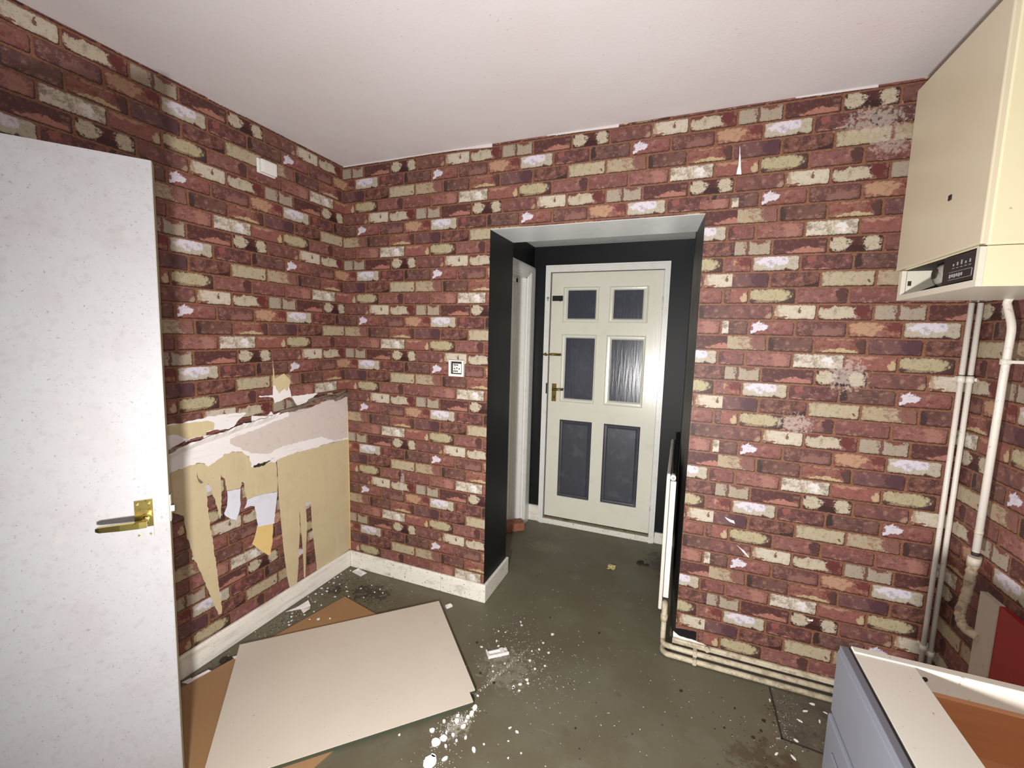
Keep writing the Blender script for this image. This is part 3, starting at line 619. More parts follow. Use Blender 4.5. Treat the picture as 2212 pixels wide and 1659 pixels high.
MB().box((1.02, yF-.012, 1.842), (1.055, yF-.009, 1.848)).tube([(1.052, yF-.006, 1.832), (1.052, yF-.018, 1.826)], .006, 8).build('bolt_knob', M_BLACKM, bo)
MB().ball((.957, D-.041, 1.846), .010, 0, 10, 6).ball((.957, D-.040, 1.828), .006).build('bolt_keep', M_STEEL, bo)
b2 = MB().tube([(.930, yF-.034, 1.403), (1.072, yF-.010, 1.404)], .0055, 8).box((.985, yF-.014, 1.394), (1.072, yF, 1.414), bev=.001).box((.945, D-.046, 1.392), (.962, D-.036, 1.416)).tube([(.968, yF-.012, 1.404), (.966, yF-.034, 1.398)], .005, 8)
b2 = b2.build('bolt', M_BRASSD, d1); b2['label'] = 'dull brass barrel bolt'
for z in (1.80, .30):
    MB().tube([(dx+dw+.002, D-.036, z-.045), (dx+dw+.002, D-.036, z+.045)], .005, 8).build('hinge', M_FRAME, d1)

# ------------------------------------------------------------ door_2: lobby side door on the left, with frame
d2 = empty('door_2', 'white framed side doorway on the left of the lobby', kind='structure')
fm = MB()
fm.box((XL-.13, 1.03, 0), (XL-.004, 1.15, 2.04))                       # jamb lining
fm.box((XL-.13, .36, 1.985), (XL-.004, 1.15, 2.04))
fm.build('door_lining', M_FRAME, d2)
st = MB().box((XL-.125, 1.0, 0), (XL-.075, 1.03, 1.985)).box((XL-.125, .36, 1.955), (XL-.075, 1.03, 1.985)).build('door_stop', M_CREAM, d2)
ar = MB()
for e, dpt in ((0, .012), (.014, .018), (.030, .022)):
    ar.box((XL-.01, 1.045+e, 0), (XL+dpt, 1.187-e*.6, 2.0+e+.001)); ar.box((XL-.01, .33, 2.0+e), (XL+dpt-.0004, 1.187-e*.6, 2.086-e*.6))
ar.build('architrave', M_FRAME, d2)
MB().box((XL-.11, .37, .01), (XL-.085, .998, 1.985)).build('leaf', M_CREAM, d2)

# ------------------------------------------------------------ door_3: the open white flush door at the near left
d3 = empty('door_3', 'open white flush door speckled with mildew, brass lever near its edge', kind='structure')
A3 = Vector((.6048, -1.3704, 0)); DS = Vector((-.5934, -.8085, 0)).normalized(); DN = Vector((.80617, -.59169, 0))
def dp(s, n, z): return (A3+DS*(s+(1.99-z)*.0104)+DN*n+Vector((0, 0, z)))[:]
def dbox(mb, s0, s1, n0, n1, z0, z1, mi=0):
    P = [(s, n, z) for z in (z0, z1) for s, n in ((s0, n0), (s1, n0), (s1, n1), (s0, n1))]
    mb.add([dp(*p) for p in P], [(0, 1, 2, 3), (4, 7, 6, 5), (0, 4, 5, 1), (1, 5, 6, 2), (2, 6, 7, 3), (3, 7, 4, 0)], mi)
mb = MB(); dbox(mb, .0015, .762, -.0012, 0, .008, 1.99); dbox(mb, 0, .762, -.036, -.0012, .008, 1.9895, 1)
mb.build('leaf', [M_DOORW, M_EDGE], d3)
mb = MB(); dbox(mb, .037, .078, 0, .0045, .939, 1.051); dbox(mb, .0385, .0765, .0045, .0065, .942, 1.048)
pt = mb.build('backplate', M_BRASS, d3); pt['label'] = 'polished brass backplate, its foot painted white'
mb = MB(); dbox(mb, .0365, .0785, .0066, .0072, .939, .972); mb.build('paint_smear', M_DOORW, pt)
mb = MB()
mb.tube([dp(.052, .005, .997), dp(.052, .012, .997)], .014, 18); mb.tube([dp(.052, .008, .997), dp(.052, .050, .997)], .0085, 14)
def lever_sec(s, n, z, h, w): return [dp(s, n-w, z-h), dp(s, n+w, z-h), dp(s, n+w, z+h), dp(s, n-w, z+h)]
secs = [lever_sec(.044, .052, .997, .0085, .008), lever_sec(.060, .055, .998, .009, .007), lever_sec(.10, .056, 1.000, .0085, .0065), lever_sec(.142, .054, 1.002, .007, .0065), lever_sec(.150, .053, 1.002, .004, .004)]
vs_ = [p for s_ in secs for p in s_]; fs = [(0, 1, 2, 3), (19, 18, 17, 16)]
for i in range(4):
    for k in range(4): fs.append((i*4+k, i*4+4+k, i*4+4+(k+1) % 4, i*4+(k+1) % 4))
mb.add(vs_, fs)
mb.build('lever', M_BRASS, pt)
for s_, z in ((.044, 1.041), (.070, 1.041), (.044, .950), (.070, .950)):
    MB().tube([dp(s_, .006, z), dp(s_, .0085, z)], .003, 8).build('screw', M_BRASSD, pt)
mb = MB(); dbox(mb, -.0022, 0, -.030, -.008, .972, 1.052); mb.build('latch_plate', M_STEEL, d3)
mb = MB(); dbox(mb, -.010, 0, -.026, -.012, 1.000, 1.018); mb.build('latch_bolt', M_STEEL, d3)

# ------------------------------------------------------------ boiler on the right wall
bo = empty('boiler', 'cream wall-hung gas boiler in the corner with its control flap open', 'boiler')
bx, by0, by1, bz0, bz1, bzm = 2.66, -.655, -.18, 1.700, 2.411, 1.803
MB().box((bx+.012, by0, bzm), (WX-.012, by1, bz1), bev=.006).build('case', M_BOIL, bo)
MB().box((bx, by0+.002, bzm+.004), (bx+.018, by1+.004, bz1), bev=.004).build('front_panel', M_BOILF, bo)
mb = MB()
mb.box((bx, by0+.0003, bz0), (bx+.013, by1-.03, bz0+.018)).box((bx, by0+.0003, bz0+.0182), (bx+.013, by0+.014, bzm-.003)).box((bx, by1-.05, bz0+.0182), (bx+.013, by1-.03, bzm-.003))
mb.build('lower_frame', M_BOILW, bo)
MB().box((bx+.0134, by0, bz0), (WX-.012, by0+.012, bzm-.002)).build('lower_side', M_BOIL, bo)
mb = MB().box((bx+.0134, by0+.0125, bz0+.0004), (WX-.012, by1-.0305, bz0+.008)).build('bottom_plate', M_BOILW, bo)
MB().box((bx+.0134, by1-.042, bz0+.0084), (WX-.012, by1-.031, bzm-.002)).build('lower_side', M_DARK, bo)
MB().box((bx+.20, by0+.0125, bz0+.0084), (bx+.21, by1-.0425, bzm-.002)).build('recess_back', M_DARK, bo)
MB().box((bx+.016, by0+.0125, bzm-.0015), (bx+.20, by1-.0425, bzm+.0015)).build('recess_top', M_DARK, bo)
MB().prism([(bx+.016, by1-.0435, bz0+.014), (bx+.016, by1-.0435, bzm-.003), (bx+.15, by1-.0435, bzm-.003), (bx+.13, by1-.0435, bzm-.035)], (0, -.002, 0)).build('inner_plate', M_BOILW, bo)
cp = MB().box((bx+.004, by0+.016, bz0+.022), (bx+.016, -.482, bzm-.006), bev=.002).build('control_panel', M_PANEL, bo)
mb = MB()
yy0, yy1 = -.6235, -.516
mb.box((bx+.003, yy0, 1.7315), (bx+.0042, yy1, 1.7325)).box((bx+.003, yy0, 1.7525), (bx+.0042, yy1, 1.7535)).box((bx+.003, yy0, 1.7315), (bx+.0042, yy0+.001, 1.7535))
for i in range(6): mb.box((bx+.003, -.525-i*.011, 1.737+.002*(i % 2)), (bx+.0042, -.519-i*.011, 1.747))
for i in range(5):
    a = -.53-i*.019
    mb.box((bx+.003, a-.009, 1.762), (bx+.0042, a, 1.7635)).box((bx+.003, a-.006, 1.769), (bx+.0042, a-.002, 1.775+.003*(i % 3)))
mb.build('panel_print', M_PRINT, cp)
mb = MB().tube([(bx+.030, -.415, 1.760), (bx+.15, -.415, 1.760)], .033, 16).ball((bx+.030, -.415, 1.760), .032, 0, 12, 8, (.5, 1, 1))
mb.build('pump', M_GREYB, bo)
MB().tube([(bx+.012, -.412, 1.765), (bx+.018, -.412, 1.765)], .015, 14).build('pump_cap', M_DARK, bo)
MB().tube(bend([(bx+.02, -.472, 1.79), (bx+.022, -.463, 1.76), (bx+.03, -.47, 1.722)], .02), .010, 10).build('hose', M_BLACKM, bo)
MB().box((bx+.020, by1-.0455, 1.750), (bx+.030, by1-.0458, 1.766)).build('clip_slot', M_DARK, bo)
MB().box((bx-.003, -.4865, 1.963), (bx+.002, -.4725, 1.978), bev=.001).build('panel_catch', M_BLACKM, bo)
# pipes from the boiler
def pipe_thing(name, label, path, r, m, clips=(), cm=M_PIPEW, group=None):
    o = empty(name, label, 'pipe', group=group)
    MB().tube(path, r, 14).build('tube', m, o)
    for c in clips: c.build('clip', cm, o)
    return o
def vclip(x, y, z, r): return MB().tube([(x, y, z-.012), (x, y, z+.012)], r+.003, 14)
pa = pipe_thing('heating_pipe', 'white pipe in the room corner, the one further from the right wall', [(2.9415, -.040, .20), (2.9415, -.040, 1.705)], .0085, M_PIPEW, [vclip(2.9415, -.040, 1.425, .0085).box((2.94, -.038, 1.416), (2.944, 0, 1.434)), vclip(2.9415, -.040, .345, .0085).box((2.94, -.038, .34), (2.944, 0, .35))])
pb = pipe_thing('heating_pipe', 'white pipe in the room corner, the one tight against the right wall', [(2.9665, -.040, .20), (2.9665, -.040, 1.705)], .0085, M_PIPEW, [vclip(2.9665, -.040, 1.425, .0085).box((2.966, -.043, 1.419), (WX, -.037, 1.431)), vclip(2.9665, -.040, .325, .0085).box((2.964, -.038, .32), (2.968, 0, .33))])
mb = MB().tube([(2.9415, -.040, 1.4385), (2.9415, -.040, 1.4415)], .0093, 14); mb.build('tape_band', M_BLACKM, pa)
mb = MB().tube([(2.9665, -.040, 1.4385), (2.9665, -.040, 1.4415)], .0093, 14); mb.build('tape_band', M_BLACKM, pb)
pc = empty('gas_pipe', 'white pipe with a crooked neck dropping from the boiler along the right wall', 'pipe')
MB().tube(bend([(2.93, -.262, 1.705), (2.93, -.250, 1.690), (2.93, -.292, 1.612), (2.93, -.287, 1.45), (2.93, -.283, .86)], .025, 6), .0105, 14).build('tube', M_PIPEW, pc)
MB().tube([(2.93, -.286, 1.492), (2.93, -.286, 1.510)], .0135, 14).box((2.925, -.300, 1.496), (WX, -.289, 1.506)).build('clip', M_PIPEW, pc)
MB().tube([(2.93, -.2835, .925), (2.93, -.2835, .937)], .0115, 14).build('joint', M_PIPED, pc)
MB().tube([(2.93, -.283, .862), (2.93, -.283, .850)], .0112, 14).build('cut_end', M_DARK, pc)
wt = empty('waste_tube', 'stained flexible tube bending into the wall below the cut white pipe', 'pipe')
path = bend([(2.95, -.242, .826), (2.95, -.236, .77), (2.955, -.222, .68), (2.95, -.206, .60), (2.95, -.232, .565), (2.965, -.292, .566)], .03, 6)
MB().tube(path, [.015+.0018*math.sin(i*2.1) for i in range(len(path))], 12).build('tube', M_WAX, wt)
MB().tube([(2.95, -.243, .83), (2.95, -.240, .80)], .018, 12).build('collar', M_TRIM, wt)
# white trim and red board low on the right wall
t = MB().box((WX-.02, -.354, 0), (WX, -.266, .722)).build('trim_1', M_TRIM); tag(t, 'pale upright edging beside the red panel on the right wall', kind='structure')
t = MB().box((WX-.016, -1.0, 0), (WX, -.3545, .722)).build('trim_2', M_RED); tag(t, 'red painted panel low on the right wall behind the cabinet', kind='structure')

# ------------------------------------------------------------ base cabinet
cb = empty('base_cabinet', 'base cabinet without a worktop, slate grey drawer fronts and white rails', 'cabinet')
cx, cy, ct = 2.367, -1.02, .87
MB().box((cx, cy-.020, .12), (WX-.02, cy, ct), bev=.0015).build('side_panel', M_CABW, cb)
MB().box((cx, -1.82, .12), (WX-.02, -1.80, ct), bev=.0015).build('side_panel', M_CABW, cb)
MB().box((cx, -1.80, ct-.020), (2.472, cy-.020, ct-.0025)).build('top_rail', M_CABW, cb)
MB().tube([(2.491, cy-.018, ct-.024), (2.491, cy-.0212, ct-.024)], .0052, 12).build('screw_hole', M_DARK, cb)
MB().box((WX-.035, -1.80, .12), (WX-.022, cy-.02, ct)).build('back_panel', M_CABW, cb)
MB().box((cx+.02, -1.80, .10), (WX-.035, cy-.02, .118)).build('bottom_panel', M_CABW, cb)
MB().box((cx+.05, -1.80, 0), (cx+.066, cy-.02, .1)).build('plinth', M_GREYC, cb)
dr = MB()
dr.box((2.343, -1.81, .700), (2.3615, cy+.002, .857), bev=.006)
front = dr.build('drawer_front', M_GREYC, cb)
MB().box((2.3616, -1.81, .60), (2.3668, cy-.0005, .864)).build('joint_strip', M_SHADOWJ, cb)
MB().box((2.345, -1.80, .854), (2.3612, cy-.004, .868), bev=.002).build('edge_strip', M_GREYC, cb)
mb = MB().box((2.340, -1.81, .13), (2.3615, cy+.006, .694), bev=.006)
lower = mb.build('drawer_front', M_GREYC, cb)
mb = MB(); mb.box((2.336, -1.76, .18), (2.3405, cy-.05, .64), bev=.003); mb.build('raised_panel', M_GREYC, lower)
dbx = MB().box((cx+.02, cy-.034, .70), (WX-.08, cy-.0205, .822)).build('drawer_side', M_ORANGE, cb)
MB().box((cx+.022, cy-.0338, .8222), (WX-.08, cy-.0207, .8232)).build('top_edge', M_ORANGEL, dbx)
MB().box((cx+.02, -1.78, .705), (WX-.08, cy-.0345, .717)).build('drawer_bottom', M_ORANGEL, cb)
MB().box((cx+.02, -1.794, .70), (WX-.08, -1.78, .822)).build('drawer_side', M_ORANGE, cb)

# ------------------------------------------------------------ radiator in the opening
rd = empty('radiator', 'white panel radiator seen end-on inside the lobby opening', 'radiator')
MB().box((1.938, .035, .19), (1.9555, .88, .885), bev=.005).build('front_sheet', M_PIPEW, rd)
MB().box((1.9575, .03, .262), (1.9835, .06, .862), bev=.003).build('end_plate', M_FRAME, rd)
fins = MB()
for i in range(16): fins.box((1.958, .075+i*.05, .27), (1.980, .105+i*.05, .86))
fins.build('convector_fins', M_BLACKM, rd)
MB().tube([(1.968, .02, .882), (1.968, .06, .882)], .0125, 18).build('end_plug', M_FRAME, rd)
MB().tube([(1.968, .014, .882), (1.968, .021, .882)], .006, 12).build('bleed_valve', M_STEEL, rd)
MB().box((1.940, .02, .868), (1.9545, .05, .90), bev=.002).build('end_clip', M_FRAME, rd)
MB().tube([(1.960, .85, .884), (1.960, .06, .884)], .006, 8).build('top_tube', M_DARK, rd)
vp = MB().tube(bend([(1.970, .05, .235), (1.970, .02, .225), (1.970, .012, .20), (1.970, .010, .17)], .02), .014, 12).tube([(1.970, .010, .185), (1.970, .010, .155)], .017, 12)
vp.build('valve', M_PIPED, rd)
MB().box((1.955, .04, .19), (1.985, .3, .255)).build('bottom_bracket', M_DARK, rd)

# low heating pipes along the skirting
py = -.034
pu = empty('skirting_pipe', 'upper dirt-streaked pipe running along the skirting from the radiator valve', 'pipe')
MB().tube(bend([(1.970, .010, .160), (1.970, .010, .060), (1.974, -.030, .056), (2.06, py, .055), (WX-.03, py, .055)], .025, 6), .0125, 12).build('tube', M_PIPED, pu)
pw = empty('skirting_pipe', 'lower dirt-streaked pipe running along the skirting close to the floor', 'pipe')
MB().tube(bend([(1.972, .06, .016), (1.973, -.02, .016), (1.99, py-.004, .016), (2.06, py-.004, .0155), (WX-.03, py-.004, .0155)], .02, 6), .0130, 12).build('tube', M_PIPED, pw)
MB().box((2.015, -.0325, .062), (WX-.03, -.0182, .0685)).build('dark_line', M_DIRT, pu)  # dark strip filling the crevice above the upper pipe
MB().box((2.015, -.0345, .024), (WX-.03, -.0182, .0405)).build('dark_line', M_DIRT, pw)  # dark strip filling the gap above the lower pipe
MB().box((2.109, -.049, .042), (2.127, -.018, .071), bev=.003).build('clip', M_PIPED, pu)
MB().box((2.109, -.053, .003), (2.127, -.018, .0315), bev=.003).build('clip', M_PIPED, pw)
tb = MB().tube([(2.170, -.019, .084), (2.170, -.030, .084)], .0125, 16).build('skirting_stopper', M_PIPED); tag(tb, 'round painted disc on the skirting just above the two low pipes', 'fitting')

# ------------------------------------------------------------ wall fittings
bx_ = empty('blank_box', 'white plastic blanking box high on the left wall near the ceiling', 'box')
MB().box((0, -.579, 2.300), (.010, -.480, 2.368), bev=.003).build('backplate', M_WHITEP, bx_)
MB().box((.010, -.573, 2.303), (.030, -.486, 2.364), bev=.004).build('cover', M_WHITEP, bx_)
MB().box((.030, -.562, 2.310), (.0325, -.494, 2.356), bev=.001).build('raised_face', M_WHITEP, bx_)
sk = empty('thermostat_base', 'open white thermostat backplate with exposed terminals on the brick-print wall', 'thermostat')
mb = MB()
for a in rects_minus(.745, 1.309, .839, 1.400, [(.757, 1.322, .828, 1.393)]): mb.box((a[0], -.014, a[1]), (a[2], 0, a[3]))
mb.build('surround', M_WHITEP, sk)
MB().box((.757, -.003, 1.322), (.828, -.0005, 1.393)).build('back', M_DARK, sk)
MB().box((.770, -.010, 1.328), (.821, -.003, 1.381), bev=.002).build('circuit_board', M_FLAKE, sk)
mb = MB()
for i, (x, z) in enumerate([(.781, 1.374), (.791, 1.373), (.801, 1.373), (.783, 1.352), (.797, 1.356), (.812, 1.352), (.779, 1.338), (.789, 1.338), (.799, 1.338)]):
    mb.box((x-.003, -.0135, z-.0035), (x+.003, -.010, z+.0035))
mb.build('terminals', M_BLACKM, sk)
MB().box((.779, -.012, 1.360), (.788, -.010, 1.369)).box((.782, -.012, 1.343), (.806, -.010, 1.346)).build('relay', M_OCHRE, sk)

# ------------------------------------------------------------ boards on the floor
br_ = empty('hardboard_sheet', 'brown hardboard sheet lying under the cream board', 'board')
u1, u2 = Vector((-.125, -.794, 0)).normalized(), Vector((.98, -.205, 0)).normalized()
o_ = Vector((.234, -.301, .0005))
u1 = (u1-u2*u1.dot(u2)).normalized()
MB().prism([o_, o_+u2*.77, o_+u2*.77+u1*1.30, o_+u1*1.30], (0, 0, .0115)).build('sheet', M_HARD, br_)
wbd = empty('cream_board', 'large cream-faced board with a notched corner on top of the brown sheet', 'board')
TLp, e1 = Vector((.075, -.825)), Vector((.7115, .7027)).normalized()
e2 = Vector((e1.y, -e1.x))
L1, L2 = .974, .71
def bp(a, b_, z): p = TLp+e1*a+e2*b_; return (p.x, p.y, z)
outl = [(0, 0), (L1, 0), (L1, .668), (L1-.026, .668), (L1-.026, L2+.012), (0, L2+.012)]
MB().prism([bp(a, b_, .0125) for a, b_ in outl], (0, 0, .0145)).build('core', M_BOARDE, wbd)
MB().prism([bp(a, b_, .0270) for a, b_ in outl], (0, 0, .0022)).build('facing', M_BOARD, wbd)

# bare patch where the floor sheet is cut away (part of the floor)
fp = [(2.439, -.052), (2.431, -.320), (2.70, -.345), (2.70, -.052)]
MB().prism([(x, y, .0004) for x, y in fp], (0, 0, .0006)).build('bare_patch', M_BARE, f0)
mb = MB(); mb.box((2.428, -.324, 0), (2.434, -.05, .0022)); mb.box((2.428, -.3235, 0), (2.8, -.318, .0022), M=Matrix.Translation((2.43, -.32, 0)) @ Matrix.Rotation(-.09, 4, 'Z') @ Matrix.Translation((-2.43, .32, 0)))
mb.build('cut_edge', M_DIRT, f0)

# ------------------------------------------------------------ loose things
bk = MB()
M_ = Matrix.Translation((.795, .884, .0325)) @ Matrix.Rotation(math.atan2(.1256, .1563), 4, 'Z')
bk.box((-.068, -.0, -.0325), (.122, .102, .0325), M=M_, bev=.007)
bk = bk.build('loose_brick', M_CLAY); tag(bk, 'single red clay brick on the floor by the side doorway', 'brick')
def chip(name, label, cat, x, y, z, size, rot, m, h=.002, n=5, seed=0, group=None, asp=1.0):
    R = random.Random(seed); pts = []
    for k in range(n):
        a = 2*math.pi*(k+R.uniform(-.25, .25))/n; r = size*(R.uniform(.75, 1.1) if n < 8 else R.uniform(.86, 1.08))
        px, py_ = r*math.cos(a)*asp, r*math.sin(a)/asp
        pts.append((x+px*math.cos(rot)-py_*math.sin(rot), y+px*math.sin(rot)+py_*math.cos(rot), z))
    o = MB().prism(pts, (0, 0, h)).build(name, m)
    return tag(o, label, cat, group)
# cable trunking offcut on the floor: an L-shaped white length with ribs
def lump(name, label, cat, M, boxes, m):
    mb = MB()
    for a, b_ in boxes: mb.box(a, b_, M=M)
    return tag(mb.build(name, m), label, cat)
lump('trunking_offcut', 'broken length of white plastic trunking in the middle of the floor', 'plastic', Matrix.Translation((1.222, -.342, 0)) @ Matrix.Rotation(math.radians(40), 4, 'Z'),
     [((-.048, -.024, 0), (.050, .018, .004)), ((-.048, -.030, 0), (.050, -.024, .014)), ((-.048, .004, .004), (.040, .008, .010)), ((-.054, -.030, 0), (-.048, .020, .012)), ((.012, -.020, .004), (.030, .012, .012))], M_WHITEP)
lump('plastic_fragment', 'white ribbed plastic fragment in the corner by the skirting', 'plastic', Matrix.Translation((.136, -.052, 0)) @ Matrix.Rotation(math.radians(-12), 4, 'Z'),
     [((-.038, -.020, 0), (.030, .020, .004)), ((-.038, -.026, 0), (.032, -.020, .012)), ((-.044, -.026, 0), (-.038, .016, .014)), ((.0, -.012, .004), (.026, .010, .013))], M_WHITEP)
lump('plastic_block', 'small white plastic block beside the corner of the cream board', 'plastic', Matrix.Translation((.826, -.128, 0)) @ Matrix.Rotation(math.radians(55), 4, 'Z'),
     [((-.018, -.010, 0), (.018, .010, .012)), ((-.010, -.006, .012), (.012, .005, .017))], M_WHITEP)
fo = MB(); R = random.Random(5)
for k in range(9): fo.prism([(1.615+R.uniform(-.025, .03), .682+R.uniform(-.03, .03), R.uniform(.0, .01)) for _ in range(4)], (0, 0, .006))
tag(fo.build('foil_scrap', M_FOIL), 'crumpled gold foil scrap on the lobby floor', 'litter')
mb = MB(); R = random.Random(8)
for k in range(9): mb.ball((1.806+R.uniform(-.03, .03), .832+R.uniform(-.025, .025), .003), R.uniform(.008, .018), 0, 8, 5, (1, 1, .4))
tag(mb.build('dark_clump', M_DIRT), 'dark clump of dirt on the lobby floor by the radiator', 'litter')
pp = MB().prism([(.052, -.485, .001), (.085, -.425, .022), (.118, -.44, .006), (.10, -.475, .001)], (0, 0, .0012)).prism([(.085, -.478, .001), (.128, -.50, .001), (.143, -.468, .012), (.115, -.44, .005)], (0, 0, .0012)).prism([(.03, -.53, .001), (.052, -.485, .003), (.085, -.478, .001)], (0, 0, .0012))
tag(pp.build('paper_scrap', [M_TORN]), 'folded scrap of torn paper against the left skirting', 'paper')
pp = MB().prism([(.045, -1.03, .001), (.075, -.975, .012), (.115, -.965, .003), (.10, -1.02, .001), (.08, -1.05, .001)], (0, 0, .0012)).prism([(.03, -1.06, .001), (.045, -1.03, .006), (.08, -1.05, .001)], (0, 0, .0012))
tag(pp.build('paper_scrap', [M_TORN]), 'larger torn paper scrap on the floor beside the white door', 'paper')
tag(MB().ball((.075, -.905, .008), .016, 0, 10, 6, (1, 1.2, .6)).ball((.088, -.885, .006), .010, 0, 8, 5, (1, 1, .7)).build('dark_clump', M_DIRT), 'black lump lying between the left skirting and the brown sheet', 'litter')
tag(MB().prism([(.10, -.88, .0125), (.165, -.80, .0125), (.17, -.81, .0125), (.12, -.885, .0125)], (0, 0, .002)).build('paper_scrap', M_TORN), 'thin paper strip at the corner of the cream board', 'paper')
flk1 = [(.055,-.058),(.079,-.062),(.03,-.115),(.035,-.148),(.028,-.167),(.03,-.215),(.061,-.21),(.104,-.204),(.037,-.282),(.07,-.267),(.09,-.292),(.05,-.338),(.087,-.326),(.197,-.244),(.174,-.314),(.242,-.279),(.03,-.375),(.161,-.405),(.106,-.397),(.168,-.465),(.092,-.547),(.121,-.57),(.116,-.584),(.137,-.6),(.143,-.506),(.073,-.524),(.134,-.267)]
flk1b = [(.253,-.188),(.29,-.135),(.353,-.185),(.401,-.171),(.329,-.253),(.16,-.211),(.364,-.149)]
flkb = [(.253,-.516),(.305,-.487),(.213,-.536)]
flk2 = [(1.178,-.775),(1.156,-.828),(1.212,-.814),(1.241,-.813),(1.214,-.84),(1.196,-.865),(1.264,-.829),(1.291,-.804),(1.342,-.836),(1.26,-.908),(1.216,-.914),(1.216,-.941),(1.264,-.7),(1.263,-.67),(1.256,-.72),(1.224,-.754),(1.259,-.74),(1.26,-.765),(1.216,-.731),(1.238,-.864)]
sz2 = [.007,.010,.005,.007,.014,.018,.005,.006,.009,.009,.008,.026,.011,.013,.008,.010,.006,.010,.007,.006]
flk2b = [(1.432,-.697),(1.464,-.703),(1.366,-.8),(1.447,-.752),(1.509,-.778),(1.472,-.814),(1.247,-.61),(1.05,-.893)]
flk3 = [(1.167,-.201),(1.203,-.194),(1.248,-.085),(1.261,-.108),(1.434,-.111),(1.21,-.3),(1.375,-.267),(1.404,-.242),(1.387,-.33),(1.454,-.244),(1.409,-.19),(1.237,-.432),(1.252,-.461),(1.425,-.37),(1.463,-.333),(1.393,-.481),(1.371,-.506),(1.424,-.462),(1.412,-.444),(1.401,-.515),(1.283,-.395),(1.187,-.27),(1.134,-.34),(1.372,-.512)]
flk4 = [(2.549,-.137),(2.627,-.112),(2.591,-.172),(2.398,-.403),(2.454,-.394),(2.587,-.082),(2.481,-.311),(2.517,-.201),(2.419,-.136)]
GR = []
def split(pts, tests, sizes=None):
    left = list(zip(pts, sizes or [None]*len(pts)))
    for f, lab, grp, sz, z in tests:
        hit = [p for p in left if f(*p[0], p[1])]; left = [p for p in left if p not in hit]
        if hit: GR.append((hit, lab, grp if len(hit) > 1 else None, sz, z))
ok = lambda x, y, s: True
split(flk1, [(lambda x, y, s: y > -.12, 'white paint flake in the corner where the two white skirtings meet', 'flakes in the skirting corner', .0075, 0),
             (lambda x, y, s: y < -.45, 'white paint flake between the left skirting and the folded paper scrap', 'flakes by the folded paper scrap', .0075, 0),
             (lambda x, y, s: y < -.30 and x > .1, 'white flake beside the pointed end of the brown sheet', 'flakes beside the point of the brown sheet', .0075, 0),
             (lambda x, y, s: x < .05, 'white paint flake touching the foot of the left skirting', 'flakes touching the left skirting', .0075, 0),
             (ok, 'white paint flake on the stained strip beside the left skirting', 'flakes beside the left skirting', .0075, 0)])
split(flk1b, [(lambda x, y, s: y > -.155, 'white paint flake close under the back skirting', 'flakes under the back skirting', .0070, 0),
              (ok, 'white paint flake on the black stain behind the brown sheet', 'flakes on the black stain', .0070, 0)])
split(flkb, [(lambda x, y, s: x > .3, 'smaller right-hand white flake on the tip of the brown sheet', None, .008, .012),
             (lambda x, y, s: x < .22, 'tiny white flake at the left edge of the brown sheet tip', None, .006, .012),
             (ok, 'largest white flake on the tip of the brown sheet', None, .012, .012)])
split(flk2, [(lambda x, y, s: s > .025, 'biggest white plaster lump at the bottom edge of the picture', None, None, 0),
             (lambda x, y, s: s > .016, 'second biggest plaster lump, rounded, in the crumb spill', None, None, 0),
             (lambda x, y, s: s == .014, 'rounded plaster lump touching the second biggest lump of the spill', None, None, 0),
             (lambda x, y, s: s == .013, 'rounded white lump just below the notch of the cream board', None, None, 0),
             (lambda x, y, s: s == .011, 'rounded white lump nearest the corner of the cream board', None, None, 0),
             (lambda x, y, s: x > 1.27, 'white crumb right of the plaster spill, apart from it', 'crumbs right of the plaster spill', None, 0),
             (lambda x, y, s: y < -.86, 'white crumb between the two biggest plaster lumps', 'crumbs between the big plaster lumps', None, 0),
             (lambda x, y, s: y < -.80, 'white crumb at the near end of the plaster spill', 'crumbs at the near end of the spill', None, 0),
             (ok, 'white crumb in the dusty plaster streak below the board notch', 'crumbs in the plaster streak', None, 0)], sz2)
split(flk2b, [(lambda x, y, s: x < 1.1, 'white flake on the floor by the near edge of the cream board', None, .008, 0),
              (lambda x, y, s: y > -.65, 'white flake on the floor beside the board notch', None, .008, 0),
              (lambda x, y, s: y > -.71, 'white flake lying on the open floor in a pair', 'pair of flakes on the open floor', .009, 0),
              (ok, 'small white flake on the open floor near the bottom edge', 'flakes near the bottom edge', .006, 0)])
split(flk3, [(lambda x, y, s: y > -.13 and x < 1.3, 'white flake at the lobby end of the scatter, beyond the trunking', 'flakes beyond the trunking', .011, 0),
             (lambda x, y, s: x > 1.43 and y > -.2, 'white flake lying apart to the right of the scatter, by the opening', None, .014, 0),
             (lambda x, y, s: x < 1.22 and y > -.25, 'white flake between the trunking and the skirting corner', 'flakes between trunking and skirting corner', .009, 0),
             (lambda x, y, s: x < 1.22, 'small white flake on the board side of the trunking', 'flakes on the board side of the trunking', .007, 0),
             (lambda x, y, s: x < 1.3, 'small white flake on the near side of the trunking', 'flakes on the near side of the trunking', .007, 0),
             (lambda x, y, s: y < -.43, 'white flake in the near cluster right of the dust streak', 'flakes in the near cluster', .010, 0),
             (ok, 'white flake in the cluster to the right of the trunking', 'flakes right of the trunking', .009, 0)])
split(flk4, [(lambda x, y, s: y < -.36, 'white sliver on the sound floor below the bare patch', 'slivers below the bare patch', .009, 0),
             (lambda x, y, s: x < 2.43, 'white sliver beside the upper cut edge of the bare patch', None, .010, .0022),
             (lambda x, y, s: y > -.1, 'white lump on the bare patch against the lower pipe', None, .010, .0012),
             (lambda x, y, s: y < -.25, 'white lump at the bottom cut edge of the bare patch', None, .010, .0012),
             (ok, 'white sliver on the bare floor patch by the cabinet', 'slivers on the bare patch', .009, .0012)])
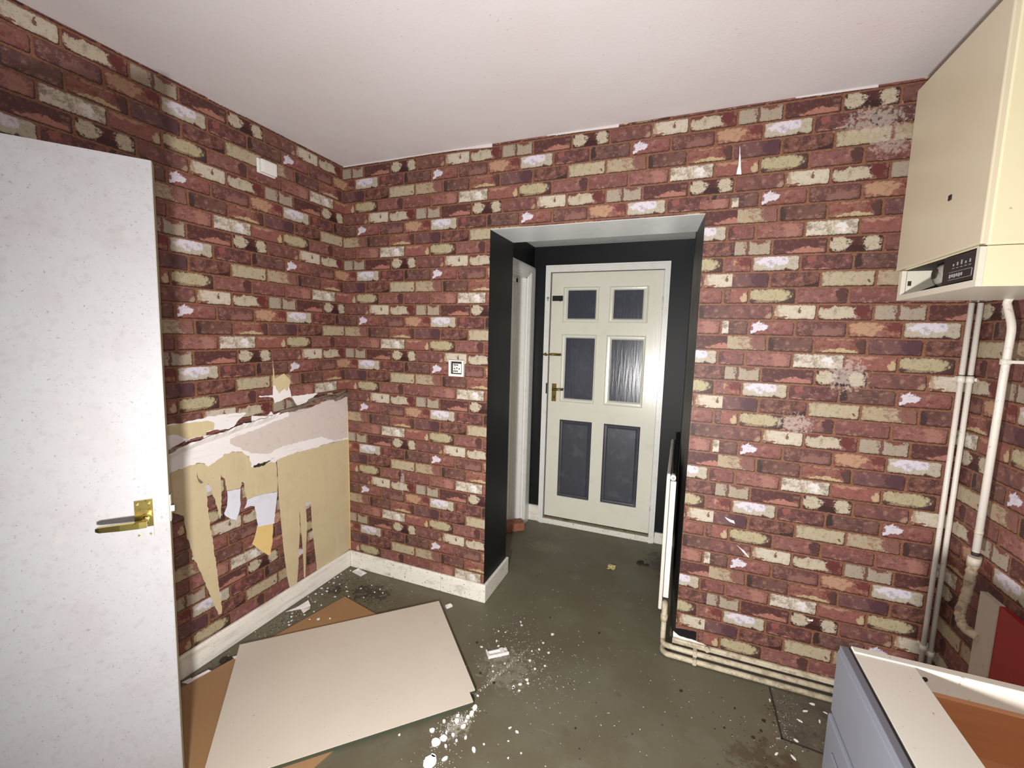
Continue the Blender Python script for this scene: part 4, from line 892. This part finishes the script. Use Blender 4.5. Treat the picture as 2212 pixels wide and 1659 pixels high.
for gi, (pts, lab, grp, sz, z) in enumerate(GR):
    R = random.Random(20+gi)
    for i, ((x, y), sz_) in enumerate(pts):
        s_ = (sz*.72*R.uniform(.75, 1.3)) if sz else sz_
        chip('paint_flake' if sz else 'plaster_crumb', lab, 'flake' if sz else 'crumb', x, y, z+.0004, s_, R.uniform(0, 3.14), M_FLAKE, .004 if sz is None else .002, R.choice((5, 6, 7)) if sz else 11, gi*100+i, grp, R.uniform(.95, 1.4) if 'sliver' not in lab else 1.7)
dark = [(1.203,-.494),(1.284,-.52),(1.101,-.322),(1.672,-.598),(1.384,.015),(2.272,-.239),(2.359,-.317),(2.224,-.359),(2.325,-.362),(1.657,-.002),(2.06,-.233),(2.377,-.258)]
for i, (x, y) in enumerate(dark):
    if y > -.05: lab, grp = 'small dark crumb on the floor just inside the opening', 'dark crumbs inside the opening'
    elif x > 2.1: lab, grp = 'small dark crumb on the floor left of the bare patch', 'dark crumbs left of the bare patch'
    elif x < 1.3: lab, grp = 'small dark crumb between the cream board and the trunking', 'dark crumbs by the trunking'
    elif x > 1.8: lab, grp = 'small dark crumb on the floor near the foot of the radiator', None
    else: lab, grp = 'small dark crumb on the open floor right of the plaster spill', None
    chip('dirt_crumb', lab, 'crumb', x, y, .0004, .0065*(.7+.6*random.random()), random.uniform(0, 3), M_DIRT, .003, 6, 900+i, grp)
# fine crumbs and dust nobody could count
def crumbs(name, centres, m, smin, smax, seed, label):
    R = random.Random(seed); mb = MB()
    for cx_, cy_, sx, sy, rot, n in centres:
        for _ in range(n):
            a, b_ = R.gauss(0, sx), R.gauss(0, sy); x = cx_+a*math.cos(rot)-b_*math.sin(rot); y = cy_+a*math.sin(rot)+b_*math.cos(rot)
            if x < .024 or y > 1.13 or (y > -.024 and (x < 1.02 or x > 1.92)): continue
            if y > -.06 and x > 1.95: continue
            s_ = R.uniform(smin, smax)*R.uniform(.5, 1); z = .0004
            rel = Vector((x, y))-TLp
            if 0 < rel.dot(e1) < L1 and 0 < rel.dot(e2) < L2: continue
            hb = Vector((x, y, 0))-o_
            if 0 < hb.dot(u2) < .77 and 0 < hb.dot(u1) < 1.3: continue
            p = [(x+s_*math.cos(t+R.uniform(-.4, .4)), y+s_*math.sin(t+R.uniform(-.4, .4)), z) for t in (0, 1.57, 3.14, 4.71)]
            mb.add(p+[(x, y, z+s_*.6)], [(0, 1, 4), (1, 2, 4), (2, 3, 4), (3, 0, 4)])
    return tag(mb.build(name, m), label, 'dust', kind='stuff')
crumbs('plaster_dust', [(1.40, -.35, .12, .10, 0, 260), (1.25, -.22, .08, .12, 0, 90), (1.225, -.755, .045, .016, .9, 260), (1.285, -.46, .09, .005, 1.25, 140), (.09, -.35, .05, .25, 0, 160), (.10, -.58, .03, .06, 0, 70), (1.23, -.90, .05, .05, 0, 80), (1.6, -.3, .35, .35, 0, 120), (1.5, .45, .3, .35, 0, 70), (2.47, -.2, .025, .08, -.2, 260), (.3, -.15, .15, .07, 0, 70), (2.2, -.3, .25, .2, 0, 60)], M_DUST, .0010, .0032, 3, 'fine white plaster dust scattered over the floor')
crumbs('dark_grit', [(.27, -.20, .10, .07, 0, 230), (.12, -.24, .05, .04, 0, 90), (.40, -.32, .06, .05, 0, 120), (.09, -.55, .03, .09, 0, 80), (.06, -1.0, .02, .08, 0, 60), (2.46, -.2, .04, .09, 0, 160), (2.3, -.4, .12, .1, 0, 60), (1.6, -.5, .4, .15, 0, 50)], M_DIRT, .0015, .0050, 4, 'dark grit trodden into the floor of the room')
crumbs('dark_grit', [(1.85, .9, .05, .13, 0, 70)], M_DIRT, .0015, .0050, 6, 'dark grit on the lobby floor by the radiator')
